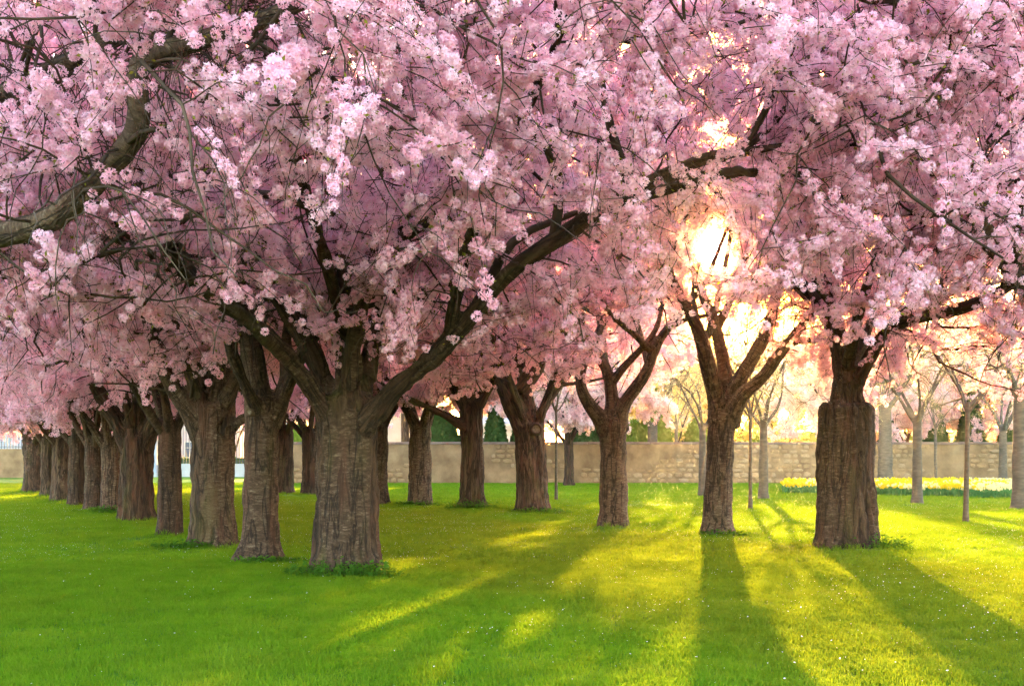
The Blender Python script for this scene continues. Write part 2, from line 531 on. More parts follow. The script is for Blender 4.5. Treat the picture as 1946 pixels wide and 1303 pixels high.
def make_spray(name, seed, detail, n_pom, length, R, stem_mat, petal, hang=0.02):
    """a short flowering twig along +X with blossom balls round it"""
    rng = np.random.default_rng(seed)
    V, Q, T, M = [], [], [], []
    off = 0
    xs = np.linspace(-0.5, 0.5, 5) * length
    path = np.stack([xs, np.sin(xs / length * 3 + seed) * length * 0.06, np.cos(xs / length * 2.5) * length * 0.05], -1)[None]
    tv, tf = tubes(path, np.linspace(0.0045, 0.002, 5)[None] * (1.0 if detail > 1 else 1.6), 3)
    V.append(tv); Q.append(tf); T.append(np.full(len(tv), 0.3)); M.append(np.ones(len(tf), int)); off += len(tv)
    for k in range(n_pom):
        t = (k + rng.uniform(0.1, 0.9)) / n_pom - 0.5
        x = t * length
        c = np.array([x, math.sin(x / length * 3 + seed) * length * 0.06, math.cos(x / length * 2.5) * length * 0.05])
        c = c + np.array([rng.normal() * 0.3, rng.normal(), rng.normal()]) * R * 0.95
        v, q, ti = make_pompom(rng, detail, R * rng.uniform(0.62, 1.25))
        V.append(v + c); Q.append(q + off); T.append(ti); M.append(np.zeros(len(q), int)); off += len(v)
    if petal in (PETAL, PALE_PETAL):
        lv = []
        for k in range(max(3, n_pom // 2) * (2 if detail == 3 else 1)):
            x = rng.uniform(-0.5, 0.5) * length
            p = np.array([x, math.sin(x / length * 3 + seed) * length * 0.06, math.cos(x / length * 2.5) * length * 0.05])
            dd = rand_dirs(rng, 1)[0]; sd = unit(np.cross(dd, rand_dirs(rng, 1)[0])[None])[0]
            p = p + dd * R * 0.9; Ls = rng.uniform(0.025, 0.045) * (1.0 if detail > 1 else 1.5)
            lv += [p, p + dd * Ls * 0.5 + sd * Ls * 0.22, p + dd * Ls, p + dd * Ls * 0.5 - sd * Ls * 0.22]
        lv = np.array(lv); lq = np.arange(len(lv)).reshape(-1, 4)
        V.append(lv); Q.append(lq + off); T.append(np.full(len(lv), 0.5)); M.append(np.full(len(lq), 2)); off += len(lv)
    me = unit_mesh(name, np.concatenate(V), np.concatenate(Q), (petal, stem_mat, YOUNG_LEAF), np.concatenate(T), np.concatenate(M))
    return me

def unit_set(name, meshes):
    c = bpy.data.collections.new(name)
    for i, me in enumerate(meshes):
        o = bpy.data.objects.new(f'{name}_{i:02d}', me)
        c.objects.link(o)
    return c

SPRAY_NEAR = unit_set('spray_near', [make_spray('spray_near', 11 + i, 3, (8, 11, 7, 12, 9)[i], (0.48, 0.62, 0.40, 0.68, 0.52)[i], 0.037, TWIG, PETAL) for i in range(5)])
SPRAY_MID = unit_set('spray_mid', [make_spray('spray_mid', 31 + i, 2, (10, 12, 9, 14)[i], (0.56, 0.68, 0.48, 0.76)[i], 0.044, TWIG, PETAL) for i in range(4)])
SPRAY_FAR = unit_set('spray_far', [make_spray('spray_far', 51 + i, 1, (13, 15, 12)[i], (0.66, 0.78, 0.6)[i], 0.056, TWIG, PETAL) for i in range(3)])
SPRAY_PALE = unit_set('spray_pale', [make_spray('spray_pale', 71 + i, 1, (9, 11, 8)[i], (0.8, 0.95, 0.7)[i], 0.085, TWIG, PALE_PETAL) for i in range(3)])
SUN_GOLD = petal_mat('sun_gold_buds', (0.58, 0.36, 0.08), (0.78, 0.60, 0.24), (0.85, 0.62, 0.16))  # golden glow of the low sun, painted into the spray colour
SPRAY_SUN_GOLD = unit_set('spray_gold', [make_spray('spray_gold', 81 + i, 1, (9, 11, 8)[i], (0.95, 1.1, 0.85)[i], 0.070, TWIG, SUN_GOLD) for i in range(3)])
BUD_SPRAY = unit_set('bud_spray', [make_spray('bud_spray', 91 + i, 1, (5, 6, 4)[i], (0.5, 0.6, 0.45)[i], 0.014, TWIG_PALE, BUDS) for i in range(3)])

def make_tuft(name, seed, n, h, spread, w):
    rng = np.random.default_rng(seed)
    V, Q, T = [], [], []
    for k in range(n):
        a = rng.uniform(0, 6.283)
        r = spread * math.sqrt(rng.uniform(0, 1))
        p = np.array([math.cos(a) * r, math.sin(a) * r, 0])
        la = rng.uniform(0, 6.283)
        lean = np.array([math.cos(la), math.sin(la), 0]) * rng.uniform(0.1, 0.75)
        H = h * rng.uniform(0.5, 1.1)
        sa = rng.uniform(0, 6.283)
        s = np.array([math.cos(sa), math.sin(sa), 0]) * w * rng.uniform(0.7, 1.2)
        mid = p + lean * H * 0.4 + np.array([0, 0, H * 0.6])
        tip = p + lean * H * 1.0 + np.array([0, 0, H * 0.95])
        i0 = len(V)
        V += [p - s, p + s, mid + s * 0.8, mid - s * 0.8, tip + s * 0.15, tip - s * 0.15]
        Q += [(i0, i0 + 1, i0 + 2, i0 + 3), (i0 + 3, i0 + 2, i0 + 4, i0 + 5)]
        ti = rng.uniform(0, 1)
        T += [ti * 0.3, ti * 0.3, ti * 0.7, ti * 0.7, ti, ti]
    return unit_mesh(name, np.array(V), np.array(Q), (GRASS,), np.array(T))
TUFTS = unit_set('grass_tuft', [make_tuft('grass_tuft', 5 + i, 26, 0.048, 0.09, 0.0026) for i in range(4)])
TUFTS_FAR = unit_set('grass_tuft_far', [make_tuft('grass_tuft_far', 15 + i, 40, 0.055, 0.22, 0.0042) for i in range(3)])
TUFTS_LONG = unit_set('grass_tuft_long', [make_tuft('grass_tuft_long', 25 + i, 24, 0.13, 0.08, 0.003) for i in range(3)])

_GN = {}
def scatter_group(coll):
    """geometry nodes: one unit of the collection on every point, turned and scaled by the point's attributes"""
    if coll.name in _GN:
        return _GN[coll.name]
    ng = bpy.data.node_groups.new('scatter_' + coll.name, 'GeometryNodeTree')
    ng.interface.new_socket('Geometry', in_out='INPUT', socket_type='NodeSocketGeometry')
    ng.interface.new_socket('Geometry', in_out='OUTPUT', socket_type='NodeSocketGeometry')
    N, L = ng.nodes, ng.links
    gi = N.new('NodeGroupInput'); go = N.new('NodeGroupOutput')
    ci = N.new('GeometryNodeCollectionInfo')
    ci.inputs['Collection'].default_value = coll
    ci.inputs['Separate Children'].default_value = True
    ci.inputs['Reset Children'].default_value = True
    iop = N.new('GeometryNodeInstanceOnPoints')
    iop.inputs['Pick Instance'].default_value = True
    ar = N.new('GeometryNodeInputNamedAttribute'); ar.data_type = 'FLOAT_VECTOR'; ar.inputs['Name'].default_value = 'rot'
    asc = N.new('GeometryNodeInputNamedAttribute'); asc.data_type = 'FLOAT'; asc.inputs['Name'].default_value = 'size'
    ai = N.new('GeometryNodeInputNamedAttribute'); ai.data_type = 'INT'; ai.inputs['Name'].default_value = 'pick'
    e2r = N.new('FunctionNodeEulerToRotation')
    L.new(gi.outputs[0], iop.inputs['Points'])
    L.new(ci.outputs[0], iop.inputs['Instance'])
    L.new(ai.outputs[0], iop.inputs['Instance Index'])
    L.new(ar.outputs[0], e2r.inputs[0])
    L.new(e2r.outputs[0], iop.inputs['Rotation'])
    L.new(asc.outputs[0], iop.inputs['Scale'])
    L.new(iop.outputs[0], go.inputs[0])
    _GN[coll.name] = ng
    return ng

def scatter(name, pts, rot, size, coll, parent=None, rng=RNG):
    me = bpy.data.meshes.new(name)
    n = len(pts)
    me.vertices.add(n)
    me.vertices.foreach_set('co', np.ascontiguousarray(pts, np.float32).ravel())
    a = me.attributes.new('rot', 'FLOAT_VECTOR', 'POINT'); a.data.foreach_set('vector', np.ascontiguousarray(rot, np.float32).ravel())
    a = me.attributes.new('size', 'FLOAT', 'POINT'); a.data.foreach_set('value', np.ascontiguousarray(size, np.float32))
    a = me.attributes.new('pick', 'INT', 'POINT'); a.data.foreach_set('value', rng.integers(0, len(coll.objects), n).astype(np.int32))
    o = new_obj(name, me, parent)
    for ob in coll.objects:
        for mm in ob.data.materials:
            if mm.name not in me.materials:
                me.materials.append(mm)
    md = o.modifiers.new('scatter', 'NODES')
    md.node_group = scatter_group(coll)
    return o

def dir_to_euler(d, rng):
    d = unit(d)
    return np.stack([rng.uniform(0, 6.283, len(d)), -np.arcsin(np.clip(d[:, 2], -1, 1)), np.arctan2(d[:, 1], d[:, 0])], -1)

# ------------------------------------------------------------------ trees
def grow(rng, start, d, length, Pn, wander, droop):
    """N wandering shoots: start (N,3), d (N,3), length (N,) -> (N,Pn,3)"""
    N = len(start)
    pos = start.copy(); d = unit(d)
    step = (length / (Pn - 1))[:, None]
    out = [pos.copy()]
    for i in range(Pn - 1):
        d = unit(d + rng.normal(size=(N, 3)) * wander + np.array([0, 0, -1.0]) * droop * (i + 1) / Pn)
        pos = pos + d * step
        out.append(pos.copy())
    return np.stack(out, 1)

def resample(pl, n):
    pl = np.asarray(pl, float)
    s = np.concatenate([[0], np.cumsum(np.linalg.norm(np.diff(pl[:, :3], axis=0), axis=1))])
    t = np.linspace(0, s[-1], n)
    # Catmull-like smoothing: cubic through numpy interpolation of a finely subdivided polyline
    q = np.stack([np.interp(t, s, pl[:, k]) for k in range(pl.shape[1])], -1)
    for _ in range(2):
        q[1:-1] = 0.25 * q[:-2] + 0.5 * q[1:-1] + 0.25 * q[2:]
    return q

def trunk_raw(rng, H, r, flare, lobes, lean, top_scale=1.0, belly=0.0, nseg=28, nz=26):
    """closed lobed trunk from a little below ground to height H"""
    zs = np.concatenate([np.linspace(-0.25, 0.5, 10), np.linspace(0.6, H - 0.05, nz - 10), [H, H + 0.05 * min(1, r / .3), H + 0.09 * min(1, r / .3)]])
    th = np.arange(nseg) / nseg * 2 * math.pi
    ph = rng.uniform(0, 6.28, 5)
    V = []
    for z in zs:
        t = max(0.0, z) / H
        base = r * (1 + flare * math.exp(-max(z, -0.1) / 0.16) + 0.10 * math.exp(-max(z, 0) / 0.6))
        base *= (1 + (top_scale - 1) * t) * (1 + belly * math.sin(math.pi * min(1, t)))
        base *= {0: 0.55, 1: 0.80, 2: 0.95}.get(len(zs) - 1 - int(np.argmin(np.abs(zs - z))), 1.0)
        amp = lobes * (0.55 + 0.9 * math.exp(-max(z, 0) / 0.35))
        rr = base * (1 + amp * (0.5 * np.cos(3 * th + ph[0] + 0.5 * t) + 0.45 * np.cos(5 * th + ph[1] - 0.7 * t) + 0.35 * np.cos(2 * th + ph[2]) + 0.25 * np.cos(8 * th + ph[3])))
        V.append(np.stack([rr * np.cos(th) + lean[0] * t, rr * np.sin(th) + lean[1] * t, np.full(nseg, z)], -1))
    V = np.concatenate(V)
    F = []
    nzz = len(zs)
    for i in range(nzz - 1):
        for j in range(nseg):
            a, b = i * nseg + j, i * nseg + (j + 1) % nseg
            F.append((a, b, b + nseg, a + nseg))
    F.append(tuple(range(nseg))[::-1])
    F.append(tuple((nzz - 1) * nseg + j for j in range(nseg)))
    return V, F

def tube_raw(pl, k=12):
    """closed tube along (n,4) polyline with radius in column 3"""
    n = len(pl)
    v, f = tubes(pl[None, :, :3], pl[None, :, 3], k)
    F = [tuple(x) for x in f.tolist()]
    F.append(tuple(range(k))[::-1])
    F.append(tuple((n - 1) * k + j for j in range(k)))
    return v, F

def fuse(parts, voxel, smooth_it):
    """union of closed shapes as one continuous skin (voxel remesh)"""
    V, F, off = [], [], 0
    for v, f in parts:
        V.append(v); F += [tuple(i + off for i in ff) for ff in f]; off += len(v)
    me = bpy.data.meshes.new('raw')
    me.from_pydata(np.concatenate(V).tolist(), [], F)
    bm = bmesh.new(); bm.from_mesh(me)
    bmesh.ops.recalc_face_normals(bm, faces=bm.faces)
    bm.to_mesh(me); bm.free()
    o = bpy.data.objects.new('raw', me)
    COL.objects.link(o)
    r = o.modifiers.new('r', 'REMESH'); r.mode = 'VOXEL'; r.voxel_size = voxel
    s = o.modifiers.new('s', 'SMOOTH'); s.factor = 0.5; s.iterations = smooth_it
    dg = bpy.context.evaluated_depsgraph_get()
    res = bpy.data.meshes.new_from_object(o.evaluated_get(dg))
    bpy.data.objects.remove(o); bpy.data.meshes.remove(me)
    return res

def bark_relief(me, r, seed, furrow, ring, axes):
    """barkco attribute (round and along the nearest axis) and modelled bark relief"""
    n = len(me.vertices)
    co = np.empty(n * 3, np.float32); me.vertices.foreach_get('co', co); co = co.reshape(-1, 3).astype(float)
    no = np.empty(n * 3, np.float32); me.vertices.foreach_get('normal', no); no = no.reshape(-1, 3).astype(float)
    C, T, S, U = [], [], [], []
    for k, ax in enumerate(axes):
        q = resample(ax, 40)
        tg = unit(np.gradient(q[:, :3], axis=0))
        C.append(q); T.append(tg); S.append(np.concatenate([[0], np.cumsum(np.linalg.norm(np.diff(q[:, :3], axis=0), axis=1))]) + k * 3.7)
    C = np.concatenate(C); T = np.concatenate(T); S = np.concatenate(S)
    idx = np.empty(n, int)
    for a in range(0, n, 4000):
        p = co[a:a + 4000]
        d2 = ((p[:, None, :] - C[None, :, :3]) ** 2).sum(-1)
        idx[a:a + 4000] = np.argmin(np.sqrt(d2) / np.maximum(C[None, :, 3], 0.02), 1)
    rel = co - C[idx, :3]; tg = T[idx]
    along = (rel * tg).sum(1)
    lat = rel - along[:, None] * tg
    ref = np.array([0.0, 1.0, 0.0])
    u = unit(np.cross(tg, ref)); v = np.cross(tg, u)
    bc = np.stack([(lat * u).sum(1), (lat * v).sum(1), S[idx] + along], -1)
    at = me.attributes.new('barkco', 'FLOAT_VECTOR', 'POINT')
    at.data.foreach_set('vector', (bc + seed * 1.37).astype(np.float32).ravel())
    f = 1 - np.abs(2 * fbm(bc * np.array([8.0, 8.0, 1.2]), seed, 3) - 1) * 2.6
    big = fbm(bc * np.array([3.0, 3.0, 1.0]), seed + 5, 2)
    g = fbm(bc * np.array([4.0, 4.0, 20.0]), seed + 9, 3) - 0.5
    c = fbm(co * 3.2, seed + 20, 3) - 0.5
    fade = np.clip(1.0 - (co[:, 2] - 2.4) / 1.5, 0.3, 1.0)
    s = min(1.0, r / 0.35)
    dsp = (-np.clip(f, 0, 1) ** 2 * furrow * np.clip((big - 0.3) * 3, 0.2, 1) + g * ring * 0.5 + c * 0.10) * s * fade
    co += no * dsp[:, None]
    me.vertices.foreach_set('co', co.astype(np.float32).ravel())
    me.polygons.foreach_set('use_smooth', np.ones(len(me.polygons), bool))
    me.update()

def auto_limbs(rng, n, top, r, reach, rise, az0=0.0, spread=6.283, tilt=(55, 75)):
    out = []
    for k in range(n):
        az = az0 + (k + rng.uniform(-0.3, 0.3)) / n * spread
        el = math.radians(rng.uniform(*tilt))
        L = reach * rng.uniform(0.8, 1.15)
        p = np.array([top[0] + math.cos(az) * r * 0.35, top[1] + math.sin(az) * r * 0.35, top[2] - 0.25])
        pts = [np.append(p, min(0.155, r * 0.47))]
        m_ = 9
        for i in range(m_):
            t = (i + 1) / m_
            e = el * (1 - t) ** 0.7 + math.radians(rise) * t
            az += rng.normal() * 0.16
            e += rng.normal() * 0.12
            p = p + np.array([math.cos(az) * math.cos(e), math.sin(az) * math.cos(e), math.sin(e)]) * L / m_
            pts.append(np.append(p, max(0.03, min(0.14, r * 0.42) * (0.84 * (1 - t) ** 1.1 + 0.16))))
        out.append(np.array(pts))
    return out

SUNPX = np.array([1360.0, 475.0])
def cherry(label, base, H, r, *, limbs=(), n_auto=5, reach=6.2, rise=22, az0=None, seed=0, voxel=0.035, bark=1, flare=0.35, lobes=0.10, lean=(0, 0),
           top_scale=0.95, belly=0.0, furrow=0.03, ring=0.02, units=None, floor=2.8, n2=130, n3=6, per=3.0, size=1.0, twig_len=0.95, droop=0.16, group=None,
           name='cherry_tree', cap=None, keep=None, knots=(), extra_raw=(), twig_m=None, hang=0, cat='tree', back=0.0, fork_r=0.07, clear=0.0):
    rng = np.random.default_rng(1000 + seed)
    bx, by, _ = base
    gz = float(ground_z(np.array([bx]), np.array([by]))[0])
    B = np.array([bx, by, gz])
    t = thing(name, label, cat, tuple(B), group)
    if n_auto and az0 is None:
        az0 = rng.uniform(0, 6.28)
    L = [np.concatenate([np.asarray(l, float)[:, :3] - B, np.asarray(l, float)[:, 3:4]], 1) for l in limbs]
    L += auto_limbs(rng, n_auto, (lean[0], lean[1], H), r, reach, rise, az0 or 0.0)
    # trunk with its limbs as one skin
    raw = [trunk_raw(rng, H, r, flare, lobes, lean, top_scale, belly)] + [tube_raw(np.maximum(resample(l, max(10, len(l) * 3)), [-1e9, -1e9, -1e9, voxel * 1.3])) for l in L] + list(extra_raw)
    me = fuse(raw, voxel, 3)
    bark_relief(me, r, seed, furrow, ring, [np.array([[0, 0, -0.3, r], [lean[0] * .5, lean[1] * .5, H * .5, r], [lean[0], lean[1], H, r]])] + L)
    me.name = 'trunk'
    me.materials.append(BARK[bark] if isinstance(bark, int) else bark)
    new_obj('trunk', me, t)
    for (kx, ky, kz, kr, axis) in knots:
        knot(t, np.array([kx, ky, kz]) - B, kr, axis)
    # forks, branches, twigs
    Ls = [resample(l, 24) for l in L]
    allp = np.concatenate([l[4:] for l in Ls]); tang = np.concatenate([unit(np.gradient(l[:, :3], axis=0))[4:] for l in Ls])
    tw = np.concatenate([np.linspace(0.17, 1.0, len(l[4:])) for l in Ls]); wlen = np.concatenate([np.full(len(l[4:]), np.linalg.norm(np.diff(l[:, :3], axis=0), axis=1).sum()) for l in Ls])
    pr = (0.35 + tw) * wlen; pr = pr / pr.sum()
    n1 = max(6, n2 // 6)
    i1 = rng.choice(len(allp), n1, p=pr)
    rad_out = allp[i1][:, :3] * np.array([1, 1, 0]); rad_out = unit(rad_out)
    d1 = tang[i1] * 0.7 + rad_out * 0.35 + rand_dirs(rng, n1) * 0.75 + np.array([0, 0, 0.35])
    P1 = grow(rng, allp[i1][:, :3], d1, rng.uniform(1.6, 3.0, n1) * reach / 6.2, 10, 0.24, droop * 0.25)
    r1 = np.minimum(allp[i1][:, 3] * 0.7, fork_r)[:, None] * np.linspace(1, 0.25, 10)[None] + 0.004
    src = np.concatenate([allp[:, :3], P1[:, 3:].reshape(-1, 3)]); stan = np.concatenate([tang, unit(np.gradient(P1, axis=1))[:, 3:].reshape(-1, 3)])
    sw = np.concatenate([pr, np.full(n1 * 7, 1.6 / (n1 * 7))]); sw = sw / sw.sum()
    nc = n2 * 3                                   # candidates, thinned so that branches fill the crown evenly
    i2 = rng.choice(len(src), nc, p=sw)
    rad_out = unit(src[i2] * np.array([1, 1, 0]))
    d2 = stan[i2] * 0.45 + rad_out * 0.4 + rand_dirs(rng, nc) * 0.95 + np.array([0, 0, 0.12])
    P2 = grow(rng, src[i2], d2, rng.uniform(1.1, 2.5, nc) * reach / 6.2, 9, 0.26, droop * 0.6)
    probe = P2[:, 6]
    probe_ok = np.where(probe[:, 2] > floor - 0.3, 1.0, 0.35)
    md = np.full(nc, 9.0); pick = []
    for _ in range(n2):
        k = int(np.argmax(md * probe_ok * rng.uniform(0.85, 1.0, nc)))
        pick.append(k)
        md = np.minimum(md, np.linalg.norm(probe - probe[k], axis=1)); md[k] = -1
    P2 = P2[pick]
    r2 = (0.55 if units is SPRAY_NEAR else 1.0) * rng.uniform(0.016, 0.030, n2)[:, None] * np.linspace(1, 0.3, 9)[None]
    n3t = n2 * n3
    i3 = rng.integers(0, n2, n3t); j3 = rng.integers(2, 9, n3t)
    s3 = P2[i3, j3]; t3 = unit(np.gradient(P2, axis=1))[i3, j3]
    d3 = t3 * 0.55 + rand_dirs(rng, n3t) * 0.9
    P3 = grow(rng, s3, d3, rng.uniform(0.5, 1.2, n3t) * twig_len, 6, 0.24, droop)
    ok = P3[:, -1, 2] > floor - 0.5
    P3 = P3[ok]
    r3 = np.full(len(P3), 0.0062)[:, None] * np.linspace(1, 0.4, 6)[None]
    okb = P2[:, -1, 2] > max(2.2, floor - 1.6)
    def off_sun(pth):
        q = pth + B
        return np.hypot(CX + q[..., 0] / q[..., 1] * FPX - SUNPX[0], HY - (q[..., 2] - EYE) / q[..., 1] * FPX - SUNPX[1]).min(1) > 40
    ok1 = P1[:, :, 2].min(1) > min(floor + 0.2, 3.1)
    ok1 &= off_sun(P1); okb &= off_sun(P2); o3 = off_sun(P3); P3, r3 = P3[o3], r3[o3]
    V, Q, off = [], [], 0
    for pp, rr, k in ((P1[ok1], r1[ok1], 6), (P2[okb], r2[okb], 5), (P3, r3, 3)):
        v, q = tubes(pp, rr, k); V.append(v); Q.append(q + off); off += len(v)
    if hang:
        ih = rng.choice(len(src), hang, p=sw)
        ph = grow(rng, src[ih], rand_dirs(rng, hang) * 0.6 + np.array([0, 0, -0.2]), rng.uniform(0.5, 1.6, hang), 9, 0.22, 0.55)
        ph = ph[ph[:, -1, 2] > floor - 0.3]
        v, q = tubes(ph, np.full((len(ph), 9), 0.0045) * np.linspace(1, 0.35, 9)[None], 3); V.append(v); Q.append(q + off); off += len(v)
    o = new_obj('twigs', fast_mesh('twigs', np.concatenate(V), np.concatenate(Q), (twig_m or TWIG,)), t)
    o['kind'] = 'stuff'
    # blossom
    ns = int(len(P3) * per)
    i = rng.integers(0, len(P3), ns); f = rng.uniform(0.15, 1.0, ns) * 5
    j = np.minimum(f.astype(int), 4); w = (f - j)[:, None]
    pts = P3[i, j] * (1 - w) + P3[i, j + 1] * w
    dr = unit(P3[i, j + 1] - P3[i, j] + rng.normal(size=(ns, 3)) * 0.25 * np.linalg.norm(P3[i, j + 1] - P3[i, j], axis=1, keepdims=True))
    pts = pts + rng.normal(size=pts.shape) * 0.03
    W = pts + B
    keepm = pts[:, 2] > floor - back * np.clip(pts[:, 1] / 3.0, 0, 1) + (vnoise(W * np.array([1.2, 1.2, 0]), seed) - 0.5) * 0.9
    keepm &= fbm(W * 2.3, 77, 2) + rng.uniform(-0.08, 0.08, ns) > 0.36
    # an opening in the crown towards the low sun
    sp = np.stack([CX + W[:, 0] / W[:, 1] * FPX, HY - (W[:, 2] - EYE) / W[:, 1] * FPX], -1)
    keepm &= np.hypot(*(sp - SUNPX).T) > 26 + 62 * rng.uniform(0, 1, ns) ** 1.6
    if cap is not None:
        keepm &= pts[:, 2] < cap
    if keep is not None:
        keepm &= keep(W)
    for ln, wpx, prob in SHOW:
        lp = np.stack([CX + ln[:, 0] / ln[:, 1] * FPX, HY - (ln[:, 2] - EYE) / ln[:, 1] * FPX], -1)
        dd_ = np.full(ns, 1e3); jj = np.zeros(ns, int)
        for a in range(0, ns, 4000):
            q = ((sp[a:a + 4000, None] - lp[None]) ** 2).sum(-1)
            jj[a:a + 4000] = q.argmin(1); dd_[a:a + 4000] = np.sqrt(q.min(1))
        keepm &= ~((dd_ < wpx) & (W[:, 1] < ln[jj, 1]) & (rng.uniform(0, 1, ns) < prob))
    if clear:
        ax = np.concatenate([resample(l, 40)[8:, :3] for l in L[:6]])
        dm = np.full(ns, 9.0)
        for a in range(0, ns, 3000):
            dm[a:a + 3000] = np.sqrt(((pts[a:a + 3000, None] - ax[None]) ** 2).sum(-1).min(1))
        keepm &= (dm > clear) | (rng.uniform(0, 1, ns) < 0.25)
    pts, dr = pts[keepm], dr[keepm]
    o = scatter('crown', pts, dir_to_euler(dr, rng), rng.uniform(0.8, 1.25, len(pts)) * size, units or SPRAY_MID, t, rng)
    o['kind'] = 'stuff'
    return t

def knot(t, c, r, axis):
    """ring of callus round a sawn-off branch"""
    ax = unit(np.array(axis, float)[None])[0]
    u = unit(np.cross(ax, [0, 0, 1.0])[None])[0]; v = np.cross(ax, u)
    prof = [(0.0, 0.02), (0.45, 0.015), (0.62, 0.03), (0.78, 0.06), (0.95, 0.05), (1.1, 0.0), (1.15, -0.08)]
    k = 14; V, F = [], []
    for pr_, h in prof:
        for j in range(k):
            a = j / k * 6.283
            V.append(c + (u * math.cos(a) + v * math.sin(a)) * r * max(pr_, 0.02) * (1 + 0.06 * math.sin(3 * a)) + ax * (h * r / 0.12))
    for i in range(len(prof) - 1):
        for j in range(k):
            a, b = i * k + j, i * k + (j + 1) % k
            F.append((a, b, b + k, a + k))
    idx = [1 if i < 2 else 0 for i in range(len(prof) - 1) for j in range(k)]
    o = new_obj('knot', new_mesh('knot', [tuple(x) for x in V], F, (BARK[1], CUTWOOD), True, idx), t)
    o['label'] = 'round callus ring of a sawn-off branch'

def LB(d0, *pts):
    """limb through photo pixels: (px, py, offset from the trunk's distance, width in photo px) -> (n,4)"""
    out = []
    for px, py, dd, w in pts:
        d = d0 + dd
        out.append(np.append(P(px, py, d), w * 0.5 * d / FPX))
    return np.array(out)

# ------------------------------------------------------------------ where the trees stand (photo column and row of the foot, trunk radius)
LEFT = {1: (660, 1100, 0.41), 2: (495, 1078, 0.26), 3: (404, 1042, 0.37), 4: (323, 1022, 0.23), 5: (260, 996, 0.39), 6: (211, 976, 0.28),
        7: (177, 973, 0.25), 8: (146, 965, 0.28), 9: (117, 955, 0.33), 10: (92, 946, 0.30), 11: (65, 937, 0.45)}
RIGHT = {1: (1608, 1046, 0.45), 2: (1362, 1018, 0.28), 3: (1166, 1002, 0.30), 4: (1014, 975, 0.46), 5: (897, 970, 0.40), 6: (798, 963, 0.37),
         7: (722, 963, 0.27), 8: (590, 943, 0.36), 9: (541, 941, 0.40)}
LB_ = {k: base_from_px(*v) for k, v in LEFT.items()}
RB_ = {k: base_from_px(*v) for k, v in RIGHT.items()}
OFF_LEFT = (-6.3, 9.3, 0.40)
OFF_FAR_LEFT = (-10.6, 17.0, 0.36)
OFF_RIGHT = (8.2, 12.6, 0.42)
TREE_BASES += list(LB_.values()) + list(RB_.values())

# ------------------------------------------------------------------ lawn
def soil(x, y):
    """how bare the ground is round the tree feet"""
    x = np.asarray(x, float); y = np.asarray(y, float)
    out = np.zeros_like(x)
    for bx, by, br in TREE_BASES:
        r = np.hypot(x - bx, y - by) / br
        out = np.maximum(out, np.clip(2.1 - r, 0, 1))
    nz = fbm(np.stack([x * 1.7, y * 1.7, 0 * x], -1).reshape(-1, 3), 44, 3).reshape(x.shape)
    return np.clip(out * 1.6 * np.clip((nz - 0.36) * 5, 0, 1), 0, 1)

def make_ground():
    ys = np.concatenate([np.linspace(-40, 4, 10), np.linspace(5, 32, 180), np.linspace(32.3, 70, 110), np.array([80, 100, 140, 200, 300, 420.0])])
    xs = np.concatenate([np.array([-400, -300, -200, -130, -80]), np.linspace(-45, -16, 70), np.linspace(-15.8, 15.8, 200), np.linspace(16, 45, 40), np.array([80, 130, 200, 300, 400.0])])
    X, Y = np.meshgrid(xs, ys)
    Z = ground_z(X, Y)
    V = np.stack([X, Y, Z], -1).reshape(-1, 3)
    nx, ny = len(xs), len(ys)
    i = np.arange(ny - 1)[:, None] * nx + np.arange(nx - 1)[None]
    Q = np.stack([i, i + 1, i + nx + 1, i + nx], -1).reshape(-1, 4)
    me = fast_mesh('lawn', V, Q, (LAWN,))
    at_ = me.attributes.new('soil', 'FLOAT', 'POINT'); at_.data.foreach_set('value', soil(X, Y).astype(np.float32).ravel())
    o = new_obj('lawn', me)
    tag(o, 'bright green park lawn with a worn olive strip between the tree rows', 'lawn', kind='structure')
make_ground()

# ------------------------------------------------------------------ garden wall with coping and visible rubble stones
def box(x0, x1, y0, y1, z0, z1):
    V = [(x0, y0, z0), (x1, y0, z0), (x1, y1, z0), (x0, y1, z0), (x0, y0, z1), (x1, y0, z1), (x1, y1, z1), (x0, y1, z1)]
    F = [(0, 3, 2, 1), (4, 5, 6, 7), (0, 1, 5, 4), (1, 2, 6, 5), (2, 3, 7, 6), (3, 0, 4, 7)]
    return V, F

def boxes(name, lst, m, parent=None, bevel=0.0):
    V, F = [], []
    for b in lst:
        v, f = box(*b); o = len(V)
        V += v; F += [tuple(i + o for i in q) for q in f]
    me = new_mesh(name, V, F, (m,))
    if bevel:
        bm = bmesh.new(); bm.from_mesh(me)
        bmesh.ops.bevel(bm, geom=bm.edges[:], offset=bevel, segments=1, affect='EDGES')
        bm.to_mesh(me); bm.free()
    return new_obj(name, me, parent)

def stone_mesh(seed, m):
    rng = np.random.default_rng(seed)
    k = 8
    V, F = [], []
    ang = np.arange(k) / k * 6.283 + rng.uniform(-0.2, 0.2, k)
    sup = 1 / np.maximum(np.abs(np.cos(ang)), np.abs(np.sin(ang)))
    rad = (0.55 * 1 + 0.45 * sup) * rng.uniform(0.82, 1.0, k) * 0.5
    for sc, y in ((1.0, 0.0), (1.0, -0.55), (0.78, -1.0)):
        for a, r in zip(ang, rad):
            V.append((math.cos(a) * r * sc, y + rng.uniform(-0.08, 0.08) * (y < -0.9), math.sin(a) * r * sc))
    for i in range(2):
        for j in range(k):
            a, b = i * k + j, i * k + (j + 1) % k
            F.append((a, b, b + k, a + k))
    F.append(tuple(2 * k + j for j in range(k)))
    me = new_mesh('stone', V, F, (m,), False)
    bm = bmesh.new(); bm.from_mesh(me); bmesh.ops.recalc_face_normals(bm, faces=bm.faces); bm.to_mesh(me); bm.free()
    return me

